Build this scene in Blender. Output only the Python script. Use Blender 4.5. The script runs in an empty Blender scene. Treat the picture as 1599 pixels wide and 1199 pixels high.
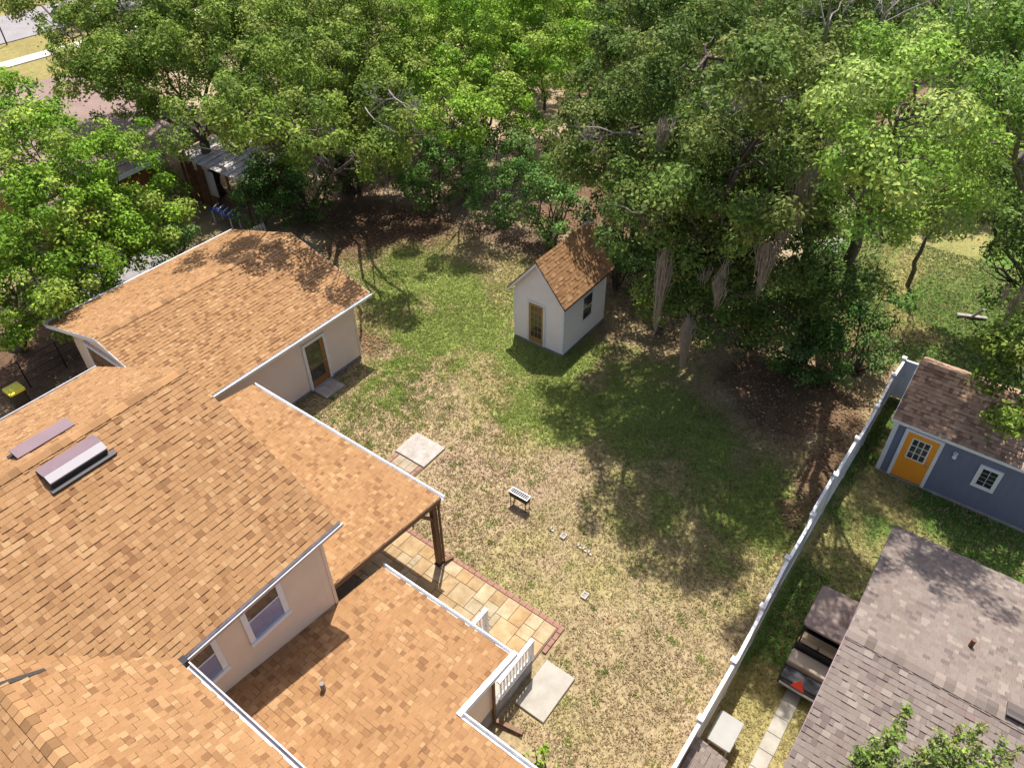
import bpy, math, random
import numpy as np
from mathutils import Matrix, Vector

random.seed(7)
rng = np.random.default_rng(11)
sc = bpy.context.scene
col = sc.collection

# ------------------------------------------------------------------ camera
CAM = np.array([0.0, 0.0, 19.5])
PITCH, ROLL, YAW = math.radians(41.0568), math.radians(0.9763), math.radians(37.3957)
fw = np.array([math.cos(PITCH) * math.cos(YAW), math.cos(PITCH) * math.sin(YAW), -math.sin(PITCH)])
rt = np.array([math.sin(YAW), -math.cos(YAW), 0.0])
dn = np.cross(fw, rt)
rt2 = math.cos(ROLL) * rt + math.sin(ROLL) * dn
dn2 = -math.sin(ROLL) * rt + math.cos(ROLL) * dn
cd = bpy.data.cameras.new('drone_camera')
cd.sensor_width = 36.0
cd.lens = 36.0 * 1183.61 / 1599.0
cd.clip_end = 2000.0
cam = bpy.data.objects.new('drone_camera', cd)
col.objects.link(cam)
up, bk = -dn2, -fw
cam.matrix_world = Matrix(((rt2[0], up[0], bk[0], CAM[0]), (rt2[1], up[1], bk[1], CAM[1]),
                           (rt2[2], up[2], bk[2], CAM[2]), (0, 0, 0, 1)))
sc.camera = cam

# ------------------------------------------------------------------ light
SUN = Vector((0.34, 0.20, 1.0)).normalized()          # towards the sun
world = bpy.data.worlds.new('World')
sc.world = world
world.use_nodes = True
wn = world.node_tree
bg = wn.nodes['Background']
sky = wn.nodes.new('ShaderNodeTexSky')
sky.sky_type = 'NISHITA'
sky.sun_disc = False
sky.air_density = 0.9
sky.dust_density = 3.0
sky.ozone_density = 0.6
sky.sun_elevation = math.asin(SUN.z)
sky.sun_rotation = math.atan2(SUN.x, SUN.y)
wn.links.new(sky.outputs[0], bg.inputs['Color'])
bg.inputs['Strength'].default_value = 0.12
sl = bpy.data.lights.new('sun', 'SUN')
sl.energy = 4.5
sl.angle = math.radians(0.53)
sl.color = (1.0, 0.955, 0.88)
so = bpy.data.objects.new('sun', sl)
col.objects.link(so)
so.rotation_euler = SUN.to_track_quat('Z', 'Y').to_euler()
so.location = (10, 10, 60)
sc.view_settings.view_transform = 'Standard'
sc.view_settings.look = 'None'
sc.view_settings.exposure = 0.7
sc.view_settings.gamma = 1.0
sc.view_settings.use_curve_mapping = False

# ------------------------------------------------------------------ materials
def mat(name, c, c2=None, scale=6.0, rough=0.75, bump=0.0, bscale=40.0, metal=0.0, spec=0.4, attr=False,
        fine=0.0, fscale=120.0, trans=0.0, stretch=None):
    m = bpy.data.materials.new(name)
    m.use_nodes = True
    nt = m.node_tree
    b = nt.nodes['Principled BSDF']
    b.inputs['Roughness'].default_value = rough
    b.inputs['Metallic'].default_value = metal
    b.inputs['Specular IOR Level'].default_value = spec
    geo = nt.nodes.new('ShaderNodeNewGeometry')
    pos = geo.outputs['Position']
    if stretch:
        mp = nt.nodes.new('ShaderNodeMapping')
        mp.inputs['Scale'].default_value = stretch
        nt.links.new(pos, mp.inputs['Vector'])
        pos = mp.outputs[0]
    if attr:
        a = nt.nodes.new('ShaderNodeAttribute')
        a.attribute_name = 'col'
        out = a.outputs['Color']
    else:
        rgb = nt.nodes.new('ShaderNodeRGB')
        rgb.outputs[0].default_value = (*c, 1)
        out = rgb.outputs[0]
    if c2 is not None:
        n = nt.nodes.new('ShaderNodeTexNoise')
        n.inputs['Scale'].default_value = scale
        n.inputs['Detail'].default_value = 6
        n.inputs['Roughness'].default_value = 0.65
        nt.links.new(pos, n.inputs['Vector'])
        r = nt.nodes.new('ShaderNodeMapRange')
        r.inputs['From Min'].default_value = 0.35
        r.inputs['From Max'].default_value = 0.65
        nt.links.new(n.outputs['Fac'], r.inputs['Value'])
        mx = nt.nodes.new('ShaderNodeMix')
        mx.data_type = 'RGBA'
        if attr:
            mx.blend_type = 'MULTIPLY'
        nt.links.new(r.outputs[0], mx.inputs['Factor'])
        nt.links.new(out, mx.inputs['A'])
        mx.inputs['B'].default_value = (*c2, 1)
        out = mx.outputs['Result']
    if fine > 0:
        n = nt.nodes.new('ShaderNodeTexNoise')
        n.inputs['Scale'].default_value = fscale
        n.inputs['Detail'].default_value = 3
        nt.links.new(pos, n.inputs['Vector'])
        r = nt.nodes.new('ShaderNodeMapRange')
        r.inputs['From Min'].default_value = 0.3
        r.inputs['From Max'].default_value = 0.7
        r.inputs['To Min'].default_value = 1 - fine
        r.inputs['To Max'].default_value = 1 + fine
        nt.links.new(n.outputs['Fac'], r.inputs['Value'])
        mx = nt.nodes.new('ShaderNodeMix')
        mx.data_type = 'RGBA'
        mx.blend_type = 'MULTIPLY'
        mx.inputs['Factor'].default_value = 1
        nt.links.new(out, mx.inputs['A'])
        cb = nt.nodes.new('ShaderNodeCombineColor')
        for i in range(3):
            nt.links.new(r.outputs[0], cb.inputs[i])
        nt.links.new(cb.outputs[0], mx.inputs['B'])
        out = mx.outputs['Result']
    nt.links.new(out, b.inputs['Base Color'])
    if bump > 0:
        n = nt.nodes.new('ShaderNodeTexNoise')
        n.inputs['Scale'].default_value = bscale
        n.inputs['Detail'].default_value = 5
        nt.links.new(pos, n.inputs['Vector'])
        bp = nt.nodes.new('ShaderNodeBump')
        bp.inputs['Strength'].default_value = bump
        bp.inputs['Distance'].default_value = 0.02
        nt.links.new(n.outputs['Fac'], bp.inputs['Height'])
        nt.links.new(bp.outputs[0], b.inputs['Normal'])
    if trans > 0:
        t = nt.nodes.new('ShaderNodeBsdfTranslucent')
        nt.links.new(out, t.inputs['Color'])
        ms = nt.nodes.new('ShaderNodeMixShader')
        ms.inputs[0].default_value = trans
        nt.links.new(b.outputs[0], ms.inputs[1])
        nt.links.new(t.outputs[0], ms.inputs[2])
        nt.links.new(ms.outputs[0], nt.nodes['Material Output'].inputs['Surface'])
    return m

def shingle_mat(name):
    """laminated asphalt shingle: tab colour from the piece, granules, printed shadow band under each butt edge"""
    m = mat(name, (1, 1, 1), attr=True, c2=(0.90, 0.885, 0.87), scale=0.9, rough=0.92, spec=0.15, fine=0.14, fscale=60)
    return m

M = {}
M['shingle'] = shingle_mat('asphalt_shingle')
M['deck_tan'] = mat('roof_underlay', (0.16, 0.09, 0.045), rough=0.9)
M['deck_brown'] = mat('roof_underlay_brown', (0.10, 0.08, 0.07), rough=0.9)
M['white'] = mat('white_paint', (0.78, 0.78, 0.79), (0.70, 0.70, 0.71), 2.5, 0.45, fine=0.03, fscale=30)
M['grey_gutter'] = mat('grey_gutter_metal', (0.52, 0.50, 0.52), (0.40, 0.39, 0.41), 8, 0.4, metal=0.3)
M['beige'] = mat('beige_stucco', (0.78, 0.635, 0.49), (0.73, 0.59, 0.45), 1.4, 0.85, 0.15, 90, fine=0.04)
M['siding'] = mat('beige_siding', (0.82, 0.645, 0.525), (0.78, 0.61, 0.495), 1.6, 0.6, fine=0.03)
M['white_siding'] = mat('white_siding', (0.88, 0.80, 0.73), (0.84, 0.76, 0.69), 1.6, 0.55, fine=0.03)
M['blue'] = mat('slate_blue_paint', (0.170, 0.190, 0.275), (0.145, 0.165, 0.245), 1.5, 0.7, 0.2, 60, fine=0.06, fscale=50, stretch=(1, 6, 0.6))
M['orange'] = mat('orange_paint', (0.88, 0.34, 0.03), (0.84, 0.31, 0.025), 2, 0.45)
M['door_wood'] = mat('varnished_wood', (0.34, 0.15, 0.045), (0.24, 0.10, 0.03), 5, 0.4, stretch=(6, 6, 0.6))
M['door_wood_lt'] = mat('golden_wood', (0.42, 0.24, 0.08), (0.34, 0.18, 0.055), 5, 0.4, stretch=(6, 6, 0.6))
M['timber'] = mat('dark_stained_timber', (0.17, 0.085, 0.04), (0.11, 0.055, 0.028), 6, 0.6, 0.2, 30, stretch=(2, 2, 2))
M['dark_wood'] = mat('weathered_wood', (0.20, 0.115, 0.06), (0.12, 0.07, 0.04), 4, 0.8, 0.3, 30)
M['glass'] = mat('window_glass', (0.02, 0.025, 0.035), rough=0.05, spec=0.9)
M['glass_warm'] = mat('door_glass', (0.05, 0.045, 0.04), rough=0.07, spec=0.9)
M['blind'] = mat('window_blind', (0.24, 0.27, 0.42), (0.16, 0.18, 0.34), 3, 0.25, spec=0.8)
M['black'] = mat('black_plastic', (0.012, 0.012, 0.014), rough=0.35)
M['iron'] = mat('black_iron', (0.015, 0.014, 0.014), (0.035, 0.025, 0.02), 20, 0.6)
M['steel'] = mat('bare_steel', (0.33, 0.33, 0.345), rough=0.45, metal=0.4)
M['vent_top'] = mat('mauve_sheet_metal', (0.22, 0.15, 0.165), (0.195, 0.135, 0.15), 3, 0.4, metal=0.25)
M['vent_lip'] = mat('pale_sheet_metal', (0.36, 0.33, 0.345), rough=0.5, metal=0.1)
M['vent_dark'] = mat('dark_sheet_metal', (0.035, 0.03, 0.032), rough=0.5)
M['concrete'] = mat('pale_concrete', (0.37, 0.345, 0.30), (0.29, 0.265, 0.225), 2.2, 0.9, 0.2, 60, fine=0.08)
M['concrete_old'] = mat('weathered_concrete', (0.40, 0.37, 0.34), (0.28, 0.24, 0.205), 3.0, 0.95, 0.3, 50, fine=0.12)
M['foundation'] = mat('grey_foundation', (0.32, 0.30, 0.28), (0.20, 0.19, 0.18), 3, 0.95, 0.3, 40, fine=0.1)
M['paver'] = mat('sandstone_paver', (1, 1, 1), attr=True, c2=(0.70, 0.62, 0.52), scale=2.6, rough=0.8, fine=0.08, fscale=40, bump=0.2, bscale=30)
M['brick'] = mat('red_border_paver', (0.30, 0.155, 0.115), (0.22, 0.115, 0.085), 7, 0.9, 0.2, 50, fine=0.12)
M['sand'] = mat('joint_sand', (0.20, 0.15, 0.10), (0.14, 0.10, 0.07), 8, 0.95)
M['bark'] = mat('oak_bark', (0.14, 0.11, 0.085), (0.07, 0.055, 0.045), 5, 0.95, 0.6, 14, stretch=(1, 1, 0.35))
M['dead'] = mat('bleached_dead_wood', (0.33, 0.295, 0.265), (0.20, 0.175, 0.155), 5, 0.9, 0.3, 20)
M['moss'] = mat('spanish_moss', (0.40, 0.355, 0.275), (0.29, 0.25, 0.19), 6, 0.95, trans=0.25)
M['leaf'] = mat('leaf', (1, 1, 1), attr=True, rough=0.6, spec=0.12, trans=0.25)
M['grass'] = mat('grass_blade', (1, 1, 1), attr=True, rough=0.65, spec=0.15, trans=0.25)
M['ground'] = mat('ground_soil_and_turf', (1, 1, 1), attr=True, c2=(0.78, 0.76, 0.72), scale=2.2, rough=0.95, spec=0.1, fine=0.28, fscale=14, bump=0.5, bscale=22)
M['asphalt'] = mat('asphalt', (0.27, 0.25, 0.255), (0.22, 0.205, 0.21), 0.8, 0.9, fine=0.06)
M['walk'] = mat('sidewalk_concrete', (0.60, 0.56, 0.50), (0.52, 0.48, 0.43), 1.2, 0.9)
M['cart_top'] = mat('tan_cart_roof', (0.20, 0.140, 0.120), (0.17, 0.12, 0.105), 2, 0.4)
M['cushion'] = mat('beige_vinyl', (0.50, 0.37, 0.22), (0.44, 0.32, 0.19), 3, 0.5)
M['cushion2'] = mat('greyed_vinyl', (0.44, 0.36, 0.27), (0.36, 0.29, 0.22), 3, 0.55)
M['red'] = mat('orange_red_reflector', (0.80, 0.04, 0.015), rough=0.4)
M['navy'] = mat('dark_navy_paint', (0.012, 0.014, 0.022), rough=0.25, spec=0.6)
M['table'] = mat('grey_resin', (0.30, 0.292, 0.272), (0.265, 0.258, 0.24), 2, 0.6)
M['yellow'] = mat('yellow_plastic', (0.72, 0.62, 0.03), (0.62, 0.53, 0.03), 2, 0.45)
M['rust'] = mat('rusty_orange_board', (0.32, 0.12, 0.04), (0.20, 0.08, 0.035), 3, 0.85, 0.3, 20)
M['nroof'] = mat('neighbour_roof_board', (0.24, 0.165, 0.14), (0.19, 0.13, 0.11), 1.2, 0.9, fine=0.1, fscale=20)
M['tin'] = mat('weathered_tin', (0.52, 0.48, 0.46), (0.34, 0.28, 0.25), 1.5, 0.6, fine=0.1, fscale=12)
M['tarp'] = mat('blue_tarp', (0.03, 0.06, 0.30), rough=0.5)
M['pvc'] = mat('white_plastic', (0.40, 0.36, 0.30), rough=0.6)
M['purple'] = mat('vent_pipe_lead', (0.20, 0.17, 0.17), rough=0.6)

# ------------------------------------------------------------------ helpers
WM = {}

def link(o, parent=None, W=None):
    W = W or Matrix()
    col.objects.link(o)
    if parent is not None:
        o.parent = parent
        o.matrix_parent_inverse = WM[parent.name].inverted()
    o.matrix_basis = W
    WM[o.name] = W
    return o

def tag(o, label=None, cat=None, group=None, kind=None):
    if label: o['label'] = label
    if cat: o['category'] = cat
    if group: o['group'] = group
    if kind: o['kind'] = kind
    return o

def thing(name, label, cat, loc, group=None):
    o = bpy.data.objects.new(name, None)
    o.empty_display_size = 0.3
    link(o, None, Matrix.Translation(Vector(loc)))
    return tag(o, label, cat, group)

class MB:
    def __init__(s):
        s.v, s.f, s.c = [], [], []
    def add(s, vs, fs, c=None):
        b = len(s.v)
        s.v += [tuple(p) for p in vs]
        s.f += [tuple(b + i for i in f) for f in fs]
        if c is not None: s.c += [c] * len(vs)
        return s
    def box(s, x0, x1, y0, y1, z0, z1, c=None):
        return s.add([(x0, y0, z0), (x1, y0, z0), (x1, y1, z0), (x0, y1, z0), (x0, y0, z1), (x1, y0, z1), (x1, y1, z1), (x0, y1, z1)],
                     [(0, 3, 2, 1), (4, 5, 6, 7), (0, 1, 5, 4), (1, 2, 6, 5), (2, 3, 7, 6), (3, 0, 4, 7)], c)
    def cbox(s, x0, x1, y0, y1, z0, z1, b=0.01):
        """box with a chamfer round the top"""
        return s.add([(x0, y0, z0), (x1, y0, z0), (x1, y1, z0), (x0, y1, z0), (x0, y0, z1 - b), (x1, y0, z1 - b), (x1, y1, z1 - b), (x0, y1, z1 - b),
                      (x0 + b, y0 + b, z1), (x1 - b, y0 + b, z1), (x1 - b, y1 - b, z1), (x0 + b, y1 - b, z1)],
                     [(0, 3, 2, 1), (8, 9, 10, 11), (0, 1, 5, 4), (1, 2, 6, 5), (2, 3, 7, 6), (3, 0, 4, 7), (4, 5, 9, 8), (5, 6, 10, 9), (6, 7, 11, 10), (7, 4, 8, 11)])
    def hexa(s, p):
        return s.add(p, [(0, 3, 2, 1), (4, 5, 6, 7), (0, 1, 5, 4), (1, 2, 6, 5), (2, 3, 7, 6), (3, 0, 4, 7)])
    def slab(s, quad, d):
        """quad (4 points) extruded by vector d"""
        return s.hexa([tuple(np.add(p, d)) for p in quad] + [tuple(p) for p in quad])
    def prism(s, poly, d):
        n = len(poly)
        return s.add([tuple(p) for p in poly] + [tuple(np.add(p, d)) for p in poly],
                     [tuple(range(n - 1, -1, -1)), tuple(range(n, 2 * n))] + [(i, (i + 1) % n, n + (i + 1) % n, n + i) for i in range(n)])
    def bar(s, a, b, w, h):
        a, b = np.array(a, float), np.array(b, float)
        d = b - a; d /= np.linalg.norm(d)
        u = np.cross(d, (0, 0, 1.0))
        if np.linalg.norm(u) < 1e-4: u = np.array([1.0, 0, 0])
        u /= np.linalg.norm(u); n = np.cross(u, d)
        u, n = u * w / 2, n * h / 2
        return s.hexa([a - u - n, a + u - n, a + u + n, a - u + n, b - u - n, b + u - n, b + u + n, b - u + n])
    def tube(s, pts, radii, n=6, cap=True):
        pts = [np.array(p, float) for p in pts]
        b0 = len(s.v); prev = None
        for i, p in enumerate(pts):
            d = pts[min(i + 1, len(pts) - 1)] - pts[max(i - 1, 0)]
            d /= max(np.linalg.norm(d), 1e-6)
            ref = prev if prev is not None else (np.array([1.0, 0, 0]) if abs(d[0]) < 0.8 else np.array([0, 1.0, 0]))
            u = ref - d * (ref @ d); u /= max(np.linalg.norm(u), 1e-6); prev = u
            w = np.cross(d, u)
            for k in range(n):
                t = 2 * math.pi * k / n
                s.v.append(tuple(p + radii[i] * (u * math.cos(t) + w * math.sin(t))))
        for i in range(len(pts) - 1):
            for k in range(n):
                a, b = b0 + i * n + k, b0 + i * n + (k + 1) % n
                s.f.append((a, b, b + n, a + n))
        if cap:
            s.f.append(tuple(b0 + k for k in range(n - 1, -1, -1)))
            e = b0 + (len(pts) - 1) * n
            s.f.append(tuple(e + k for k in range(n)))
        return s
    def mesh(s, name, m, smooth=False):
        me = bpy.data.meshes.new(name)
        me.from_pydata(s.v, [], s.f)
        me.materials.append(m)
        if s.c:
            a = me.attributes.new('col', 'FLOAT_COLOR', 'POINT')
            a.data.foreach_set('color', np.array([(*c, 1.0) for c in s.c], np.float32).ravel())
        if smooth:
            me.polygons.foreach_set('use_smooth', [True] * len(me.polygons))
        me.update()
        return me
    def build(s, name, m, parent=None, smooth=False, W=None, **t):
        o = bpy.data.objects.new(name, s.mesh(name, m, smooth))
        link(o, parent, W)
        return tag(o, **t)

def np_mesh(name, V, Q, m, cols=None):
    me = bpy.data.meshes.new(name)
    V = np.asarray(V, np.float32); Q = np.asarray(Q, np.int32)
    k = Q.shape[1]
    me.vertices.add(len(V)); me.vertices.foreach_set('co', V.ravel())
    me.loops.add(Q.size); me.loops.foreach_set('vertex_index', Q.ravel())
    me.polygons.add(len(Q)); me.polygons.foreach_set('loop_start', np.arange(0, Q.size, k, dtype=np.int32))
    me.materials.append(m)
    if cols is not None:
        a = me.attributes.new('col', 'FLOAT_COLOR', 'POINT')
        c4 = np.ones((len(V), 4), np.float32); c4[:, :3] = cols
        a.data.foreach_set('color', c4.ravel())
    me.update(calc_edges=True)
    return me

def obj(name, me, parent=None, W=None, **t):
    return tag(link(bpy.data.objects.new(name, me), parent, W), **t)

def sheet_box(name, m, parent, *a, **t):
    return MB().box(*a).build(name, m, parent, **t)

def project(P):
    d = np.asarray(P) - CAM
    z = d @ fw
    return (d @ rt2) / z, (d @ dn2) / z, z

def hash2(i, j, s):
    n = (i * 374761393 + j * 668265263 + s * 982451653) & 0xFFFFFFFF
    n = ((n ^ (n >> 13)) * 1274126177) & 0xFFFFFFFF
    return ((n ^ (n >> 16)) & 0xFFFF) / 65535.0

def vnoise(x, y, sc_, s=0):
    x = np.asarray(x, float) / sc_; y = np.asarray(y, float) / sc_
    i = np.floor(x).astype(np.int64); j = np.floor(y).astype(np.int64)
    u = x - i; v = y - j
    u = u * u * (3 - 2 * u); v = v * v * (3 - 2 * v)
    a, b = hash2(i, j, s), hash2(i + 1, j, s)
    c, d = hash2(i, j + 1, s), hash2(i + 1, j + 1, s)
    return (a * (1 - u) + b * u) * (1 - v) + (c * (1 - u) + d * u) * v

def fbm(x, y, sc_, s=0, o=4):
    r, a, t = 0, 1.0, 0
    for k in range(o):
        r = r + a * vnoise(x, y, sc_ / 2 ** k, s + k * 17); t += a; a *= 0.55
    return r / t

def sstep(a, b, x):
    t = np.clip((x - a) / (b - a), 0, 1)
    return t * t * (3 - 2 * t)

# ------------------------------------------------------------------ ground
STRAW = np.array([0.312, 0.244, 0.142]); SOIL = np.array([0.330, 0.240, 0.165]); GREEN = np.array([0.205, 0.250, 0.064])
OLIVE = np.array([0.270, 0.240, 0.095]); LITTER = np.array([0.115, 0.070, 0.044]); DEEP = np.array([0.080, 0.138, 0.028]); TAN = np.array([0.38, 0.29, 0.20])

def blob(x, y, cx, cy, rx, ry):
    return np.exp(-(((x - cx) / rx) ** 2 + ((y - cy) / ry) ** 2))

def ground_color(x, y):
    n1 = fbm(x, y, 2.2, 3); n2 = fbm(x, y, 0.7, 9); n3 = fbm(x, y, 6.0, 21)
    g = (0.9 * blob(x, y, 20.0, 18.6, 4.2, 3.6) + 0.85 * blob(x, y, 18.8, 8.6, 3.6, 5.0) + 0.85 * blob(x, y, 17.6, 3.0, 1.7, 1.3)
         + 0.38 * blob(x, y, 14.5, 4.6, 2.6, 2.2) + 0.5 * blob(x, y, 15.0, 16.5, 2.5, 2.2) * (n2 > 0.55) + 0.6 * blob(x, y, 22, 24, 3, 2)
         + 0.45 * blob(x, y, 17, 13.5, 3, 2.5))
    g = g + 0.02 - 0.25 * blob(x, y, 14.5, 13.5, 3.2, 4.5) + (n1 - 0.5) * 0.9 + (n2 - 0.5) * 0.55
    gm = sstep(0.32, 0.72, g); ol = sstep(0.02, 0.4, g)
    bare = sstep(0.52, 0.70, fbm(x, y, 1.6, 41)) * 0.75 + 0.9 * blob(x, y, 16.6, 19.0, 1.2, 1.0) + 0.6 * blob(x, y, 13.9, 10.6, 0.7, 2.6)
    bare = np.clip(bare * (1 - gm), 0, 1)
    c = STRAW[None] * (0.82 + 0.36 * n2[:, None])
    c = c * (1 - 0.65 * ol[:, None]) + OLIVE[None] * 0.65 * ol[:, None]
    c = c * (1 - 0.7 * bare[:, None]) + SOIL[None] * 0.7 * bare[:, None]
    c = c * (1 - gm[:, None]) + GREEN[None] * (0.75 + 0.5 * n1[:, None]) * gm[:, None]
    ash = (0.75 * sstep(0.35, 0.8, blob(x, y, 13.75, 7.28, 0.42, 0.34) + (n2 - 0.5) * 0.3))[:, None]
    c = c * (1 - ash) + np.array([0.085, 0.070, 0.055])[None] * ash
    # leaf litter below the tree line
    lit = sstep(0.0, 1.6, x - (24.6 + 0.10 * np.abs(y - 14))) * (y > 2)
    lit = np.maximum(lit, sstep(0.2, 0.7, blob(x, y, 25.5, 27.5, 5.0, 4.2) + (n1 - 0.5) * 0.9))
    lit = np.maximum(lit, 0.9 * sstep(0.25, 0.6, blob(x, y, 23.2, 4.4, 2.6, 3.2) + (n1 - 0.5) * 0.7))
    lit = np.maximum(lit, 0.8 * sstep(0.3, 0.6, blob(x, y, 20.0, 2.2, 3.0, 0.7) + (n2 - 0.5) * 0.8))
    lit = np.maximum(lit, 0.85 * sstep(0.4, 0.7, blob(x, y, 16.3, 20.3, 0.9, 1.6) + (n2 - 0.5) * 0.7))
    lit = np.maximum(lit, sstep(0.3, 0.8, blob(x, y, 8, 32, 8, 6)))
    lit = np.clip(lit, 0, 1)
    lcol = LITTER[None] * (0.7 + 0.8 * n2[:, None])
    c = c * (1 - lit[:, None]) + lcol * lit[:, None]
    # far ground: sandy clearings and litter
    far = sstep(30, 35, x + 0.25 * y)
    fc = TAN[None] * (0.8 + 0.4 * n2[:, None]); lm = sstep(0.42, 0.6, n3)[:, None]
    fc = fc * (1 - lm) + LITTER[None] * 1.3 * lm
    c = c * (1 - far[:, None]) + fc * far[:, None]
    # neighbour's shaded turf beyond the white fence
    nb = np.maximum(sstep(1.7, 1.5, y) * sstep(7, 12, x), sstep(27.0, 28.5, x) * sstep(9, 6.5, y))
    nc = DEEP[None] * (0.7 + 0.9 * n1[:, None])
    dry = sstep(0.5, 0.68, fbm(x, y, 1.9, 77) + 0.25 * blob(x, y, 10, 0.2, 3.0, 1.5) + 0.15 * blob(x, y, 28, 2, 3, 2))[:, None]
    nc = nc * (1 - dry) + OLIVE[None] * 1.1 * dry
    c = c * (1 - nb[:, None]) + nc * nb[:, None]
    # verge by the road
    vg = sstep(58, 62, y)
    c = c * (1 - vg[:, None]) + (np.array([0.27, 0.23, 0.09])[None] * (0.8 + 0.4 * n1[:, None])) * vg[:, None]
    return np.clip(c, 0.01, 1), gm * (1 - lit), lit, far

def axis(lo, fine0, fine1, hi, f, cstep):
    return np.concatenate([np.linspace(lo, fine0, max(2, int((fine0 - lo) / cstep)), endpoint=False), np.arange(fine0, fine1, f), np.linspace(fine1, hi, max(2, int((hi - fine1) / cstep)))])

gx = axis(-120, 4, 34, 300, 0.16, 6.0); gy = axis(-150, -6, 32, 300, 0.16, 6.0)
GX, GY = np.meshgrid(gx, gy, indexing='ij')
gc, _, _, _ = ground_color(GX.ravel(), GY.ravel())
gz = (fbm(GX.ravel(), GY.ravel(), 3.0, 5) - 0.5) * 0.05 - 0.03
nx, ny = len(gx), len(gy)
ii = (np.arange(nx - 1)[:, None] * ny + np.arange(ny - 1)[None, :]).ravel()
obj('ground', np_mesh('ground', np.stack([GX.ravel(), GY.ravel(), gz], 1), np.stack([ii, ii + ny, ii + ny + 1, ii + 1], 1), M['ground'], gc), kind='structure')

# road, pavement at the far side
sheet_box('road', M['asphalt'], None, -60, 160, 73.5, 81.6, -0.06, 0.03, kind='structure')
sheet_box('sidewalk', M['walk'], None, -60, 160, 67.2, 68.7, -0.06, 0.05, kind='structure')

# ------------------------------------------------------------------ lawn: blades as one uncountable mass
def scatter_grass(n, x0, x1, y0, y1, keep, hmin, hmax, seed, blades=3):
    r = np.random.default_rng(seed)
    x = r.uniform(x0, x1, n); y = r.uniform(y0, y1, n)
    c, gm, lit, far = ground_color(x, y)
    k = keep(x, y, gm, lit, r.random(n))
    x, y, c, gm = x[k], y[k], c[k], gm[k]
    n = len(x)
    V = []; C = []
    for b in range(blades):
        a = r.uniform(0, 2 * math.pi, n); h = r.uniform(hmin, hmax, n) * (0.8 + 0.7 * gm); w = r.uniform(0.012, 0.024, n)
        lean = r.uniform(0.8, 2.4, n) * h
        bx = x + r.normal(0, 0.025, n); by = y + r.normal(0, 0.025, n); bz = np.full(n, -0.03)
        dx, dy = np.cos(a), np.sin(a)
        p0 = np.stack([bx - dy * w, by + dx * w, bz], 1); p1 = np.stack([bx + dy * w, by - dx * w, bz], 1)
        p2 = np.stack([bx + dx * lean, by + dy * lean, bz + h + 0.03], 1)
        V.append(np.stack([p0, p1, p2], 1).reshape(-1, 3))
        t = r.uniform(0.85, 1.5, n)[:, None] * c
        straw = (r.random(n) < 0.30 * (1 - gm))[:, None]
        t = np.where(straw, np.array([0.42, 0.33, 0.17])[None] * r.uniform(0.8, 1.15, n)[:, None], t)
        C.append(np.repeat(t, 3, 0))
    V = np.concatenate(V); C = np.concatenate(C)
    return V, np.arange(len(V)).reshape(-1, 3), np.clip(C, 0.01, 0.9)

def clear(x, y):
    """outside buildings and paving"""
    k = ~((x < 10.2) & (y > 5.9) & (y < 18.6)) & ~((x < 9.1) & (x > 7.5) & (y > 4.9) & (y < 6.0)) & ~((x < 6.9) & (y < 6.2) & (y > 1.7))
    k &= ~((x > 8.1) & (x < 15.6) & (y > 19.6)) & ~((x > 20.3) & (x < 23.7) & (y > 12.9) & (y < 15.5)) & ~((x > 10.1) & (x < 13.65) & (y > 13.3) & (y < 14.9))
    k &= ~((x > 12.9) & (x < 13.85) & (y > 18.8)) & ~((x > 21.5) & (x < 25.5) & (y < 0.85)) & ~((x < 16.5) & (y < -0.6))
    k &= ~((x < 12.1) & (y > -0.15) & (y < 0.28))
    return k

V1, F1, C1 = scatter_grass(150000, 6.6, 27, 1.7, 27, lambda x, y, g, l, u: clear(x, y) & (u > 0.75 * l) & (u < 0.45 + 0.6 * g + 0.5 * fbm(x, y, 0.5, 88)), 0.016, 0.040, 5)
obj('lawn_grass', np_mesh('lawn_grass', V1, F1, M['grass'], C1), kind='stuff', label='patchy dry lawn grass covering the back yard', cat='grass')
def weeds(n, seed):
    r = np.random.default_rng(seed)
    cx = np.concatenate([r.uniform(7, 20, n), r.normal(14.8, 1.6, n)]); cy = np.concatenate([r.uniform(2, 19, n), r.normal(17.0, 1.3, n)])
    k = clear(cx, cy); cx, cy = cx[k], cy[k]
    sp = r.uniform(0.05, 0.16, len(cx)); cnt = r.integers(10, 34, len(cx))
    idx = np.repeat(np.arange(len(cx)), cnt); m = len(idx)
    x = cx[idx] + r.normal(0, 1, m) * sp[idx]; y = cy[idx] + r.normal(0, 1, m) * sp[idx]
    a = r.uniform(0, 6.28, m); h = r.uniform(0.02, 0.06, m); w = r.uniform(0.012, 0.026, m); l = r.uniform(0.03, 0.08, m)
    dx, dy = np.cos(a), np.sin(a); z = np.full(m, -0.02)
    V = np.stack([np.stack([x - dy * w, y + dx * w, z], 1), np.stack([x + dy * w, y - dx * w, z], 1), np.stack([x + dx * l, y + dy * l, z + 0.02 + h], 1)], 1).reshape(-1, 3)
    c = np.array([0.17, 0.235, 0.045])[None] * r.uniform(0.7, 1.25, len(cx))[:, None]
    return V, np.arange(len(V)).reshape(-1, 3), np.repeat(c[idx] * r.uniform(0.8, 1.25, m)[:, None], 3, 0)
V1, F1, C1 = weeds(330, 15)
obj('lawn_weeds', np_mesh('lawn_weeds', V1, F1, M['grass'], C1), kind='stuff', label='green weed tufts dotted over the dry lawn', cat='weeds')
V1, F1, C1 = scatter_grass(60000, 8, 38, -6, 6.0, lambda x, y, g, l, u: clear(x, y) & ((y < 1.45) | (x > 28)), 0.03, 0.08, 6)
obj('lawn_grass', np_mesh('neighbour_grass', V1, F1, M['grass'], C1), kind='stuff', label='shaded green turf beyond the white fence', cat='grass')

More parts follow.
